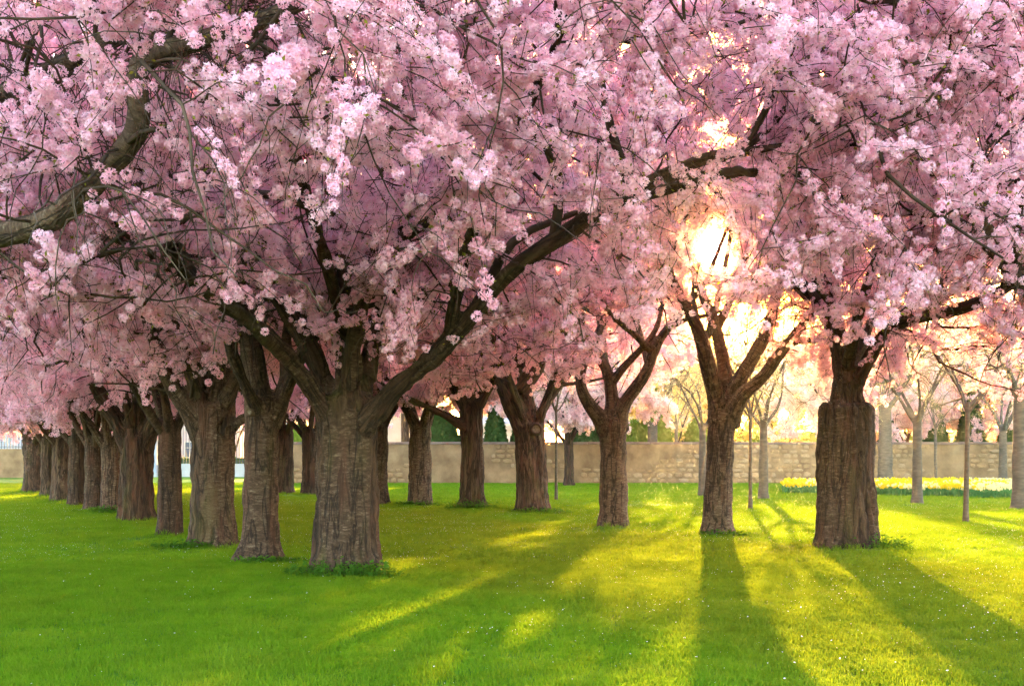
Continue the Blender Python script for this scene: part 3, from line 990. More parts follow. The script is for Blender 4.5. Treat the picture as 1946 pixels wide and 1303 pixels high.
WALL_Y, WALL_H = 66.7, 2.62
def make_wall():
    t = thing('garden_wall', 'long tan rubble stone wall with dark coping behind the lawn', 'wall', (10, WALL_Y, 0))
    x0, x1 = -14.6 - 10, 42.0 - 10
    # uneven rendered core
    nx, nz = 260, 16
    xs = np.linspace(x0, x1, nx); zs = np.linspace(-0.3, WALL_H - 0.16, nz)
    X, Z = np.meshgrid(xs, zs)
    p = np.stack([X.ravel() * 1.1, np.zeros(X.size), Z.ravel() * 1.4], -1)
    Yf = -0.03 * fbm(p, 5, 3).reshape(X.shape) * 2 - 0.02 * fbm(p * 4, 8, 2).reshape(X.shape)
    V = np.concatenate([np.stack([X, Yf, Z], -1).reshape(-1, 3), np.array([(x0, 0.45, -0.3), (x1, 0.45, -0.3), (x1, 0.45, WALL_H - 0.16), (x0, 0.45, WALL_H - 0.16)])])
    i = np.arange(nz - 1)[:, None] * nx + np.arange(nx - 1)[None]
    Q = np.stack([i, i + 1, i + nx + 1, i + nx], -1).reshape(-1, 4).tolist()
    b = nx * nz
    Q += [(b, b + 3, b + 2, b + 1), (0, b, b + 3, (nz - 1) * nx)[::-1], (nx - 1, b + 1, b + 2, nz * nx - 1), ((nz - 1) * nx, nz * nx - 1, b + 2, b + 3)]
    new_obj('wall_core', new_mesh('wall_core', V, Q, (PLASTER,), False), t)
    # coping slabs
    rng = np.random.default_rng(3)
    x = x0 - 0.05
    cm = [new_mesh('coping_stone', *[list(q) for q in box(-0.5, 0.5, -0.10, 0.52, 0, 0.16)], (COPING,)) for _ in range(1)]
    bm = bmesh.new(); bm.from_mesh(cm[0]); bmesh.ops.bevel(bm, geom=bm.edges[:], offset=0.02, segments=1, affect='EDGES'); bm.to_mesh(cm[0]); bm.free()
    while x < x1:
        w = rng.uniform(0.9, 1.6)
        o = new_obj('coping_stone', cm[0], t, (x + w / 2, rng.normal() * 0.008, WALL_H - 0.158 + rng.normal() * 0.006))
        o.scale = (w - 0.012, 1, 1)
        x += w
    # stones showing through the render
    sm = [stone_mesh(40 + k, (STONE, STONE_B)[k % 2]) for k in range(8)]
    cand = []
    z = 0.02
    while z < WALL_H - 0.35:
        h = rng.uniform(0.22, 0.36)
        x = x0 + rng.uniform(0, 0.5)
        while x < x1 - 0.4:
            w = rng.uniform(0.28, 0.80)
            show = fbm(np.array([[x * 0.28, 0, z * 0.7]]), 12, 2)[0] + 0.16 * min(1, max(0, (x + 8) / 16)) - 0.05 * z
            cand.append((show + rng.normal() * 0.05, x + w / 2, z + h / 2 + rng.normal() * 0.02, w * 0.97, h * 0.97, rng.integers(0, 8)))
            x += w + 0.03
        z += h + 0.02
    cand.sort(key=lambda c: -c[0])
    for c in cand[:300]:
        o = new_obj('stone', sm[c[5]], t, (c[1], 0.0, c[2]))
        o.scale = (c[3], 0.062 + 0.03 * (c[5] % 3) / 2, c[4])
    V, F = [], []
    for c in cand[300:430]:
        me = sm[c[5]]; o = len(V)
        V += [(v.co.x * c[3] + c[1], v.co.y * 0.068, v.co.z * c[4] + c[2]) for v in me.vertices]
        F += [tuple(i + o for i in p_.vertices) for p_ in me.polygons]
    o = new_obj('small_stones', new_mesh('small_stones', V, F, (STONE,)), t)
    o['kind'] = 'stuff'
make_wall()

def railing(label, x0, x1, y, z0, h, pitch, wall_z=None, core=None):
    t = thing('iron_fence', label, 'fence', ((x0 + x1) / 2, y, 0))
    cx = (x0 + x1) / 2
    if core:
        bo = boxes('plinth', [(x0 - cx, x1 - cx, -0.18, 0.22, -0.3, z0)], core, t, 0.015)
    bar = new_mesh('bar', *[list(q) for q in box(-0.022, 0.022, -0.022, 0.022, 0, h)], (IRON,))
    # pointed tip
    bm = bmesh.new(); bm.from_mesh(bar)
    top = [f for f in bm.faces if f.normal.z > 0.9]
    r = bmesh.ops.extrude_discrete_faces(bm, faces=top)
    for f in r['faces']:
        bmesh.ops.translate(bm, verts=f.verts, vec=(0, 0, 0.14))
        bmesh.ops.scale(bm, verts=f.verts, vec=(0.15, 0.15, 1), space=Matrix.Translation(-f.calc_center_median()))
    bm.to_mesh(bar); bm.free()
    n = int((x1 - x0) / pitch)
    for k in range(n):
        new_obj('bar', bar, t, (x0 - cx + (k + 0.5) * pitch, 0, z0 - 0.02))
    boxes('rail', [(x0 - cx, x1 - cx, -0.03, 0.03, z0 + 0.15, z0 + 0.2)], IRON, t)
    boxes('rail', [(x0 - cx, x1 - cx, -0.03, 0.03, z0 + h - 0.3, z0 + h - 0.25)], IRON, t)
    return t
FY = 92.0
def fx(px, d=FY):
    return (px - CX) / FPX * d
railing('iron railings on a pale low plinth seen between the left trunks', fx(300), fx(545), FY, 1.15, 3.6, 0.26, core=PLINTH)
t = railing('iron railings on top of the tan wall at the left edge', fx(-260), fx(150), 88.0, 2.4, 4.2, 0.24, core=PLASTER)

def gate_post():
    t = thing('gate_post', 'pale blue gate post behind the left row trunks', 'post', (fx(294, 91.4), 91.4, 0))
    boxes('shaft', [(-0.22, 0.22, -0.22, 0.22, -0.2, 5.0)], GREYWALL, t, 0.02)
    boxes('cap', [(-0.3, 0.3, -0.3, 0.3, 5.0, 5.16)], PLINTH, t, 0.02)
    boxes('foot', [(-0.28, 0.28, -0.28, 0.28, -0.2, 0.35)], PLINTH, t, 0.02)
gate_post()

def building(label, x0, x1, y, h, roof_h, wallm, storeys, pitch, win_w, win_h, round_top=False, z0=0.0, depth=14):
    cx = (x0 + x1) / 2
    t = thing('building', label, 'building', (cx, y, 0))
    W = x1 - x0
    # wall as a plain block, openings as recessed windows with frames set into reveals
    boxes('wall', [(-W / 2, W / 2, 0, depth, -0.3, h)], wallm, t)
    boxes('base_course', [(-W / 2 - 0.1, W / 2 + 0.1, -0.12, depth + .1, -0.3, 1.0)], TRIM, t)
    boxes('cornice', [(-W / 2 - 0.45, W / 2 + 0.45, -0.5, depth + .5, h, h + 0.35), (-W / 2 - 0.25, W / 2 + 0.25, -0.28, depth + .3, h - 0.35, h - 0.003)], TRIM, t)
    zb = h + 0.35
    V = [(-W / 2 - .3, -0.3, zb), (W / 2 + .3, -0.3, zb), (W / 2 + .3, depth + .3, zb), (-W / 2 - .3, depth + .3, zb), (-W / 2 + 2, 2.4, zb + roof_h), (W / 2 - 2, 2.4, zb + roof_h), (W / 2 - 2, depth - 2.4, zb + roof_h), (-W / 2 + 2, depth - 2.4, zb + roof_h)]
    F = [(0, 1, 5, 4), (1, 2, 6, 5), (2, 3, 7, 6), (3, 0, 4, 7), (4, 5, 6, 7), (3, 2, 1, 0)]
    roof = new_obj('roof', new_mesh('roof', V, F, (SLATE,)), t)
    n = max(1, int(W / pitch))
    sh = (h - 1.0) / storeys
    pane = new_mesh('window', *[list(q) for q in box(-win_w / 2, win_w / 2, -0.02, 0.05, 0, win_h)], (GLASS,))
    fr = []
    for (a, b_, c, d) in ((-win_w / 2 - .14, -win_w / 2, 0, win_h), (win_w / 2, win_w / 2 + .14, 0, win_h), (-win_w / 2 - .14, win_w / 2 + .14, win_h, win_h + .16), (-win_w / 2 - .2, win_w / 2 + .2, -.16, 0), (-.04, .04, 0, win_h), (-win_w / 2, -.04, win_h * .62, win_h * .62 + .06), (.04, win_w / 2, win_h * .62, win_h * .62 + .06)):
        fr.append((a, b_, -0.12, 0.04, c, d))
    V, F = [], []
    for b in fr:
        v, f = box(*b); o_ = len(V); V += v; F += [tuple(i + o_ for i in q) for q in f]
    frm = new_mesh('frame', V, F, (TRIM,))
    # round windows
    k = 20; V, F = [], []
    for rr, yy in ((0.62, -0.10), (0.85, -0.14), (0.92, 0.0)):
        V += [(math.cos(j / k * 6.283) * rr, yy, math.sin(j / k * 6.283) * rr) for j in range(k)]
    for i in range(2):
        for j in range(k):
            a, b = i * k + j, i * k + (j + 1) % k
            F.append((a, b, b + k, a + k))
    rfr = new_mesh('frame', V, F, (TRIM,), True)
    rpn = new_mesh('round_window', [(math.cos(j / k * 6.283) * 0.66, -0.03, math.sin(j / k * 6.283) * 0.66) for j in range(k)], [tuple(range(k))], (GLASS,))
    for s in range(storeys):
        for i in range(n):
            x = -W / 2 + (i + 0.5) * W / n
            z = 1.0 + s * sh + (sh - win_h) * 0.5
            if round_top and s == storeys - 1:
                w = new_obj('round_window', rpn, t, (x, 0, 1.0 + s * sh + sh * 0.5)); new_obj('frame', rfr, w)
            else:
                w = new_obj('window', pane, t, (x, 0, z)); new_obj('frame', frm, w)
    return t
building('large pale building with round attic windows and slate roof behind the wall', fx(1130, 140), fx(1352, 140), 140, 14.6, 4.2, CREAM, 3, 3.6, 1.2, 2.2, True)
building('cream building with a slate roof behind the big trunk', fx(640, 125), fx(800, 125), 125, 7.0, 2.5, CREAM, 2, 3.0, 1.1, 1.7)
building('pink plastered building behind the railings at the left edge', fx(-420, 150), fx(455, 150), 150, 12.5, 4.0, PINKWALL, 3, 4.5, 1.3, 2.1)
building('small pink building with slate roof showing between two left trunks', fx(463, 128), fx(560, 128), 128, 8.5, 2.6, PINKWALL, 2, 3.0, 1.1, 1.8)
building('small building with slate roof right of the furrowed trunk', fx(880, 130), fx(1010, 130), 130, 5.6, 3.2, CREAM, 1, 3.2, 1.1, 1.8)
t = thing('grey_shed', 'low pale grey building behind the railings at the left edge', 'building', (fx(20, 110), 110, 0))
boxes('wall', [(-15, 14, 0, 5, -.2, 5.0)], GREYWALL, t)
boxes('roof', [(-15.3, 14.3, -.3, 5.3, 5.0, 5.3)], SLATE, t, 0.03)

# ------------------------------------------------------------------ clipped yews and shrubs behind the wall
def leafy(name, pts, nrm, size, m, rng, parent):
    n = len(pts)
    a = unit(np.cross(nrm, rand_dirs(rng, n))); b = unit(np.cross(nrm, a) + nrm * rng.uniform(-0.6, 0.6, (n, 1)))
    s = (size * rng.uniform(0.6, 1.3, n))[:, None]
    V = np.stack([pts - a * s * 0.45, pts - b * s * 0.5, pts + a * s * 0.45, pts + b * s], 1).reshape(-1, 3)
    Q = np.arange(n * 4).reshape(-1, 4)
    o = new_obj(name, fast_mesh(name, V, Q, (m,), False), parent)
    return o

def yew(label, px, d, w, top_px, m=YEW, seed=0, round_=False, group='clipped yew cones behind the wall', name='clipped_yew', cat='topiary'):
    rng = np.random.default_rng(300 + seed)
    Hh = EYE + (HY - top_px) / FPX * d
    t = thing(name, label, cat, ((px - CX) / FPX * d, d, 0), group)
    R = w * 0.5 * d / FPX
    n = 2600
    h = rng.uniform(0, 1, n) ** 0.8
    prof = (lambda q: np.sqrt(np.clip(1 - q ** 2, 0, 1))) if round_ else (lambda q: (1 - q) ** 0.75)
    th = rng.uniform(0, 6.283, n)
    rr = R * prof(h) * (1 + 0.12 * (vnoise(np.stack([np.cos(th) * 2, np.sin(th) * 2, h * 6], -1), seed) - 0.5) * 2) * rng.uniform(0.88, 1.03, n)
    pts = np.stack([rr * np.cos(th), rr * np.sin(th), 0.15 + h * (Hh - 0.15)], -1)
    nr = unit(np.stack([np.cos(th), np.sin(th), np.full(n, 0.4)], -1))
    leafy('crown', pts, nr, R * 0.16 + 0.05, m, rng, t)
    k = 16; V, F = [], []
    for i in range(9):
        q = i / 8
        for j in range(k):
            a = j / k * 6.283
            rad = R * 0.9 * float(prof(np.array([q]))[0]) + 0.02
            V.append((rad * math.cos(a), rad * math.sin(a), 0.12 + q * (Hh - 0.2)))
    for i in range(8):
        for j in range(k):
            a, b = i * k + j, i * k + (j + 1) % k
            F.append((a, b, b + k, a + k))
    F.append(tuple(8 * k + j for j in range(k)))
    new_obj('inner_foliage', new_mesh('inner_foliage', V, F, (m,), True), t)
    v, f = tubes(np.array([[[0, 0, -0.1], [0, 0, 0.2], [0, 0, 0.5]]]), np.full((1, 3), 0.12), 8)
    new_obj('trunk', new_mesh('trunk', v, f, (BARK[0],)), t)
for i, (lab, px, d, w, top, mm, rd) in enumerate((
        ('dark clipped yew left of the tall furrowed trunk, above the wall', 838, 74, 90, 778, YEW, True),
        ('dark green clipped cone just right of the mossy furrowed trunk', 941, 73, 74, 752, YEW, False),
        ('small dark clipped yew beside the trunk with the sawn knot', 985, 74, 56, 790, YEW, False),
        ('dark clipped yew behind the thin staked sapling', 1112, 75, 80, 796, YEW, True),
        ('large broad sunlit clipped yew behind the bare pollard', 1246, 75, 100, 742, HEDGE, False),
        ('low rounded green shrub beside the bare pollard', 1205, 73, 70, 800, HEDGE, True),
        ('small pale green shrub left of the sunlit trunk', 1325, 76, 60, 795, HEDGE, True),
        ('dark clipped cone immediately right of the broad stump trunk', 1690, 74, 66, 770, YEW, False),
        ('tallest dark clipped cone behind the straight young trunk', 1774, 74, 78, 735, YEW, False),
        ('dark clipped cone behind the slender leaning sapling', 1846, 74, 84, 742, YEW, False),
        ('dark clipped cone nearest the right edge above the wall', 1915, 74, 62, 768, YEW, False),
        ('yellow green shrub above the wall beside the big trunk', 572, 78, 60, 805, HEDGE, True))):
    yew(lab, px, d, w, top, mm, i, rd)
t = thing('hedge', 'tall pale green hedge far beyond the wall on the right', 'hedge', (42, 114, 0))
rng = np.random.default_rng(6)
n = 9000
hx = rng.uniform(-36, 36, n); hz = rng.uniform(0, 1, n)
top = 5.4 + 1.3 * (fbm(np.stack([hx * 0.4, 0 * hx, 0 * hx], -1), 3, 3) - 0.5) * 2
leafy('foliage', np.stack([hx, rng.uniform(-0.9, 0.9, n), hz * top], -1), rand_dirs(rng, n), 0.30, HEDGE, rng, t)
boxes('inner_foliage', [(-35.8, 35.8, -0.7, 0.7, 0.02, 4.5)], HEDGE, t, 0.05)
t = thing('hedge', 'low dark green hedge behind the iron railings', 'hedge', (fx(400, 95), 95, 0))
rng = np.random.default_rng(5)
n = 2600
pts = np.stack([rng.uniform(-6, 6, n), rng.uniform(-0.5, 0.5, n), rng.uniform(0.0, 1.75, n)], -1)
leafy('foliage', pts, rand_dirs(rng, n), 0.13, HEDGE, rng, t)
boxes('inner_foliage', [(-5.95, 5.95, -0.42, 0.42, 0.02, 1.65)], YEW, t, 0.05)

# ------------------------------------------------------------------ the cherry avenue
d = LB_[1][1]
T1_LIMBS = [LB(d, (640, 815, -.1, 52), (585, 728, -.4, 41), (530, 660, -.8, 36), (480, 612, -1.1, 31), (400, 560, -1.5, 26), (285, 480, -2.0, 25), (150, 420, -2.4, 17), (20, 380, -2.8, 11)),
            LB(d, (645, 800, .1, 49), (598, 680, .15, 41), (535, 570, 0, 38), (478, 490, -.3, 34), (405, 415, -.6, 34), (330, 362, -.9, 29), (250, 315, -1.2, 21), (140, 250, -1.6, 13)),
            LB(d, (655, 800, 0, 69), (660, 700, 0, 46), (664, 570, 0, 38), (650, 450, -.2, 35), (610, 310, -.5, 28), (560, 150, -1, 20), (500, -20, -1.6, 13)),
            LB(d, (675, 790, .1, 49), (704, 670, .3, 36), (738, 545, .5, 30), (800, 420, .8, 28), (890, 260, 1.2, 22), (970, 110, 1.6, 17), (1040, -40, 2, 9)),
            LB(d, (690, 810, -.2, 51), (752, 734, -.7, 41), (840, 664, -1.3, 37), (905, 590, -1.8, 34), (975, 505, -2.3, 31), (1060, 455, -2.5, 32), (1150, 388, -2.7, 30), (1230, 350, -2.9, 29), (1330, 300, -3.0, 24), (1430, 284, -3.1, 19), (1560, 270, -3.1, 9)),
            LB(d, (1170, 386, -2.75, 24), (1300, 352, -2.7, 22), (1420, 322, -2.6, 17), (1530, 332, -2.5, 11)),
            LB(d, (661, 640, -.1, 30), (620, 500, -1.5, 26), (560, 290, -3.0, 25), (480, 40, -4.4, 20), (420, -120, -5.2, 11)),
            LB(d, (850, 648, -1.3, 28), (880, 480, -2.5, 28), (970, 270, -3.7, 24), (1070, 60, -4.8, 20), (1130, -100, -5.4, 11)),
            LB(d, (704, 680, .3, 25), (790, 560, 1.6, 21), (900, 430, 3.0, 18), (1000, 330, 4.2, 11)),
            LB(d, (598, 680, .15, 28), (560, 560, 1.5, 23), (500, 420, 3.0, 20), (440, 300, 4.2, 11))]
F1_LIMB = np.array([np.append(np.array(OFF_LEFT) * [1, 1, 0] + [0.0, 0, 2.1], 0.26), np.append(P(-250, 520, 8.6), 0.15), np.append(P(-90, 462, 8.1), 0.115), np.append(P(40, 440, 7.8), 0.098), np.append(P(130, 408, 7.6), 0.093), np.append(P(180, 335, 7.5), 0.088),
                    np.append(P(268, 268, 7.4), 0.084), np.append(P(284, 222, 7.3), 0.082), np.append(P(228, 118, 7.2), 0.076), np.append(P(330, 90, 7.2), 0.076), np.append(P(430, 66, 7.2), 0.068), np.append(P(600, -5, 7.1), 0.05), np.append(P(800, -90, 7.0), 0.03)])
d = RB_[1][1]
R1_LIMB = LB(d, (1616, 765, 0, 36), (1645, 690, -.3, 26), (1688, 620, -.8, 24), (1750, 600, -1.4, 26), (1830, 588, -2.0, 26), (1890, 560, -2.4, 22), (1960, 520, -2.8, 18), (2060, 460, -3.2, 10))
SHOW = [(resample(T1_LIMBS[0], 60)[:50], 24, 0.75), (resample(T1_LIMBS[1], 60)[6:52], 24, 0.75), (resample(T1_LIMBS[4], 80)[:68], 20, 0.75), (resample(T1_LIMBS[5], 30), 14, 0.75), (resample(R1_LIMB, 50)[6:44], 22, 0.8), (resample(F1_LIMB, 80)[10:70], 54, 0.84)]
GL, GR = 'old cherry trees of the left row', 'old cherry trees of the right row'
d = LB_[1][1]
cherry('largest cherry tree in front with a broad furrowed trunk and spreading limbs', LB_[1], 2.2, 0.405, seed=1, voxel=0.022, bark=1, flare=0.20, lobes=0.065, top_scale=0.98, furrow=0.06, ring=0.03,
       limbs=T1_LIMBS,
       n_auto=2, az0=1.0, rise=52, reach=6.4, units=SPRAY_NEAR, floor=2.75, n2=350, n3=7, per=3.0, size=1.05, hang=420, group=GL, clear=0.25)
d = LB_[2][1]
cherry('slender grey-banded cherry trunk just left of the largest tree', LB_[2], 2.25, 0.25, seed=2, voxel=0.022, bark=2, flare=0.55, lobes=0.10, lean=(0.02, 0), furrow=0.03, ring=0.025,
       limbs=[LB(d, (497, 820, 0, 66), (495, 760, 0, 56), (482, 690, 0, 46), (474, 630, 0, 40), (455, 540, -.2, 32), (420, 430, -.4, 24), (370, 300, -.8, 14)),
              LB(d, (505, 815, 0, 52), (532, 765, 0, 40), (549, 720, 0, 30), (540, 660, .2, 24), (560, 560, .5, 18), (600, 420, 1.0, 12)),
              LB(d, (532, 768, 0, 32), (560, 700, -.2, 24), (590, 640, -.5, 18), (640, 520, -1.2, 12))],
       n_auto=3, az0=2.2, reach=5.6, units=SPRAY_MID, floor=3.6, n2=139, per=3.2, knots=[(*P(475, 782, d - 0.24), 0.06, (-0.5, -1, 0))], group=GL)
d = LB_[3][1]
cherry('thick dark brown cherry trunk, third from the front on the left', LB_[3], 2.35, 0.37, seed=3, voxel=0.026, bark=1, flare=0.22, lobes=0.07, furrow=0.045,
       limbs=[LB(d, (395, 820, 0, 74), (365, 775, -.1, 52), (335, 742, -.2, 38), (305, 690, -.3, 30), (280, 600, -.5, 22), (230, 500, -.9, 14)),
              LB(d, (415, 815, 0, 74), (420, 740, .1, 54), (422, 660, .2, 44), (440, 560, .3, 32), (470, 430, .4, 20)),
              LB(d, (430, 812, 0, 34), (452, 800, -.1, 20), (466, 792, -.2, 15), (480, 786, -.3, 10))],
       n_auto=4, reach=5.8, floor=2.9, n2=147, group=GL)
cherry('narrow upright cherry trunk, fourth from the front on the left', LB_[4], 2.15, 0.225, seed=4, voxel=0.026, bark=2, flare=0.12, lobes=0.04, n_auto=5, reach=5.6, floor=2.8, n2=131, group=GL)
d = LB_[5][1]
cherry('stout olive streaked cherry trunk with three low curved limbs in the left row', LB_[5], 1.95, 0.385, seed=5, voxel=0.028, bark=0, flare=0.08, lobes=0.09, furrow=0.06, ring=0.012,
       limbs=[LB(d, (250, 850, 0, 50), (225, 800, -.1, 36), (195, 762, -.2, 28), (165, 700, -.4, 22), (120, 620, -.8, 14)),
              LB(d, (262, 850, 0, 50), (266, 780, 0, 34), (275, 720, .1, 28), (300, 620, .3, 20), (320, 500, .5, 12)),
              LB(d, (272, 850, 0, 46), (292, 800, -.1, 28), (302, 755, -.2, 22), (296, 710, -.3, 18), (310, 620, -.5, 12))],
       n_auto=3, reach=5.6, floor=2.6, n2=131, group=GL)
cherry('pale banded cherry trunk with a round knot, sixth in the left row', LB_[6], 1.9, 0.27, seed=6, units=SPRAY_FAR, voxel=0.03, bark=2, flare=0.15, lobes=0.05, n_auto=5, reach=5.6, floor=2.6, n2=124,
       knots=[(*P(209, 812, LB_[6][1] - 0.28), 0.10, (-0.1, -1, 0))], group=GL)
cherry('light grey cherry trunk with ivy at its foot in the left row', LB_[7], 1.95, 0.245, seed=7, units=SPRAY_FAR, voxel=0.03, bark=2, flare=0.12, lobes=0.05, n_auto=5, reach=5.4, floor=2.5, n2=116, group=GL)
cherry('furrowed cherry trunk, fourth from the far end of the left row', LB_[8], 2.1, 0.27, seed=8, units=SPRAY_FAR, voxel=0.032, bark=1, flare=0.15, n_auto=5, reach=5.4, floor=2.5, n2=116, group=GL)
cherry('rough dark-topped cherry trunk, third from the far end of the left row', LB_[9], 2.2, 0.32, seed=9, units=SPRAY_FAR, voxel=0.034, bark=0, flare=0.10, n_auto=5, reach=5.6, floor=2.5, n2=116, group=GL)
cherry('greyish cherry trunk, second from the far end of the left row', LB_[10], 2.2, 0.29, seed=10, units=SPRAY_FAR, voxel=0.036, bark=0, flare=0.12, n_auto=5, reach=5.6, floor=2.5, n2=116, group=GL)
d = LB_[11][1]
cherry('farthest cherry tree of the left row, with two upright limbs', LB_[11], 2.15, 0.44, seed=11, units=SPRAY_FAR, voxel=0.04, bark=1, flare=0.12,
       limbs=[LB(d, (60, 860, 0, 34), (52, 830, 0, 18), (46, 800, -.1, 14), (36, 760, -.3, 10), (10, 690, -.8, 7)), LB(d, (70, 860, 0, 34), (78, 828, 0, 17), (76, 800, 0, 14), (62, 770, .2, 11), (60, 690, .5, 7))],
       n_auto=4, reach=6.0, floor=2.6, n2=131, group=GL)

d = RB_[1][1]
cherry('broad blocky cherry stump trunk with a narrower mossy top, nearest on the right', RB_[1], 2.35, 0.47, seed=21, voxel=0.024, bark=1, flare=0.10, lobes=0.07, top_scale=0.96, belly=0.03, furrow=0.085,
       limbs=[LB(d, (1612, 815, 0, 82), (1610, 745, 0, 60), (1606, 700, 0, 48), (1588, 630, .1, 32), (1550, 565, .2, 27), (1490, 510, .3, 22), (1420, 455, .4, 16), (1360, 380, .5, 10)),
              LB(d, (1608, 720, 0, 34), (1590, 620, -.1, 28), (1578, 520, -.2, 24), (1596, 390, -.4, 20), (1630, 250, -.8, 14)),
              R1_LIMB,
              LB(d, (1690, 618, -.4, 20), (1745, 575, -.3, 16), (1830, 512, -.1, 13), (1900, 440, .1, 10)),
              LB(d, (1612, 730, .1, 32), (1640, 640, .6, 24), (1690, 500, 1.4, 20), (1750, 360, 2.4, 13)),
              LB(d, (1606, 700, .1, 28), (1580, 600, 1.0, 20), (1560, 480, 2.2, 15), (1570, 350, 3.4, 9)),
              LB(d, (1610, 700, -.1, 26), (1640, 560, -1.2, 20), (1690, 420, -2.4, 15), (1720, 260, -3.4, 9))],
       n_auto=0, reach=5.6, units=SPRAY_MID, floor=2.75, n2=210, per=3.0, hang=160, group=GR,
       keep=lambda W: (W[:, 2] > 4.2) | (W[:, 0] > RB_[1][0] - 0.9))
d = RB_[2][1]
cherry('banded cherry trunk silhouetted under the sun with fanned limbs', RB_[2], 2.35, 0.275, seed=22, voxel=0.026, bark=2, flare=0.30, lobes=0.04, lean=(0.10, 0), furrow=0.015, ring=0.035,
       limbs=[LB(d, (1368, 800, 0, 50), (1361, 753, 0, 34), (1346, 706, -.1, 31), (1337, 650, -.2, 29), (1321, 614, -.3, 26), (1301, 574, -.4, 20), (1276, 536, -.5, 17), (1255, 450, -.7, 13), (1215, 310, -1.2, 9), (1170, 150, -1.8, 7)),
              LB(d, (1376, 800, 0, 46), (1384, 730, .1, 28), (1374, 682, .2, 25), (1363, 626, .3, 24), (1345, 578, .3, 19), (1325, 546, .4, 14), (1306, 480, .6, 10), (1290, 320, 1.2, 8), (1285, 150, 2.0, 6)),
              LB(d, (1364, 620, .3, 18), (1385, 582, .2, 14), (1402, 540, 0, 12), (1425, 470, -.3, 9), (1446, 330, -1.0, 8), (1480, 120, -2.0, 6)),
              LB(d, (1345, 640, -.2, 16), (1360, 584, 0, 13), (1370, 548, .2, 11), (1392, 430, 1.2, 9), (1400, 280, 2.4, 7)),
              LB(d, (1382, 800, 0, 44), (1394, 734, -.1, 32), (1425, 690, -.1, 28), (1449, 652, 0, 25), (1469, 602, 0, 23), (1474, 560, 0, 19), (1500, 470, .4, 13), (1560, 280, 1.4, 8), (1580, 120, 2.2, 6)),
              LB(d, (1384, 805, 0, 42), (1399, 768, -.2, 30), (1415, 744, -.3, 27), (1449, 720, -.4, 25), (1477, 678, -.5, 23), (1509, 638, -.6, 20), (1532, 610, -.7, 17), (1590, 540, -1.0, 11), (1640, 440, -1.4, 8))],
       n_auto=0, reach=6.8, floor=4.9, n2=147, group=GR)
d = RB_[3][1]
cherry('banded cherry trunk with goblet shaped limbs left of the sunlit tree', RB_[3], 2.35, 0.30, seed=23, back=0.3, voxel=0.028, bark=2, flare=0.14, lobes=0.04, furrow=0.015, ring=0.035,
       limbs=[LB(d, (1158, 820, 0, 44), (1138, 788, -.1, 30), (1113, 765, -.2, 24), (1102, 740, -.2, 22), (1099, 706, -.2, 20), (1112, 682, -.1, 19), (1122, 660, 0, 19), (1106, 626, .1, 17), (1096, 584, .2, 14), (1085, 480, .4, 10), (1065, 320, 1.0, 8), (1050, 170, 1.6, 6)),
              LB(d, (1163, 815, 0, 42), (1164, 770, 0, 26), (1160, 728, 0, 23), (1150, 692, 0, 21), (1134, 676, 0, 19), (1122, 660, 0, 17)),
              LB(d, (1122, 662, 0, 17), (1139, 630, .2, 17), (1162, 582, .4, 14), (1178, 480, .8, 11), (1200, 340, 1.6, 8), (1220, 190, 2.4, 6)),
              LB(d, (1174, 815, 0, 42), (1180, 770, -.1, 27), (1210, 737, -.2, 24), (1234, 698, -.2, 22), (1243, 664, -.2, 20), (1261, 630, -.3, 18), (1290, 600, -.4, 15), (1340, 540, -.8, 10), (1395, 400, -1.6, 8)),
              LB(d, (1160, 732, 0, 18), (1186, 694, -.2, 15), (1214, 669, -.2, 14), (1232, 650, -.2, 14), (1250, 624, -.1, 11), (1258, 580, .1, 9), (1290, 470, 1.0, 7)),
              LB(d, (1240, 668, -.2, 16), (1222, 652, -.3, 15), (1198, 626, -.5, 13), (1162, 606, -.7, 10), (1130, 540, -1.2, 8), (1090, 420, -2.4, 6)),
              LB(d, (1118, 668, 0, 12), (1090, 645, -.1, 10), (1064, 629, -.3, 9), (1026, 594, -.6, 8), (960, 540, -1.2, 6)),
              LB(d, (1101, 700, -.2, 12), (1078, 670, -.2, 9), (1046, 652, -.1, 8), (990, 610, .6, 6)),
              LB(d, (1150, 694, 0, 16), (1140, 600, 1.4, 13), (1120, 540, 3.0, 10), (1100, 500, 4.6, 7)),
              LB(d, (1234, 700, -.2, 15), (1210, 610, 1.2, 12), (1180, 540, 2.8, 9), (1150, 500, 4.4, 7))],
       n_auto=0, reach=6.4, floor=5.0, n2=147, group=GR)
d = RB_[4][1]
cherry('leaning bulky cherry trunk with a round sawn knot and mossy limbs', RB_[4], 2.45, 0.45, seed=24, back=1.2, voxel=0.03, bark=0, flare=0.10, lobes=0.08, lean=(-0.10, 0), furrow=0.05, ring=0.015,
       limbs=[LB(d, (1000, 815, 0, 54), (968, 755, -.1, 38), (945, 705, -.1, 28), (930, 655, -.2, 20), (922, 600, -.3, 14), (900, 520, -.5, 9)),
              LB(d, (1008, 800, 0, 34), (1000, 745, .1, 24), (984, 690, .1, 20), (998, 635, .2, 16), (1000, 570, .3, 11)),
              LB(d, (985, 745, 0, 28), (1018, 712, .1, 26), (1040, 665, .2, 20), (1066, 600, .3, 13), (1100, 520, .5, 8))],
       n_auto=5, az0=0.6, reach=5.8, rise=26, floor=4.0, n2=131, knots=[(*P(1019, 815, d - 0.48), 0.17, (0.15, -1, 0.05))], group=GR)
d = RB_[5][1]
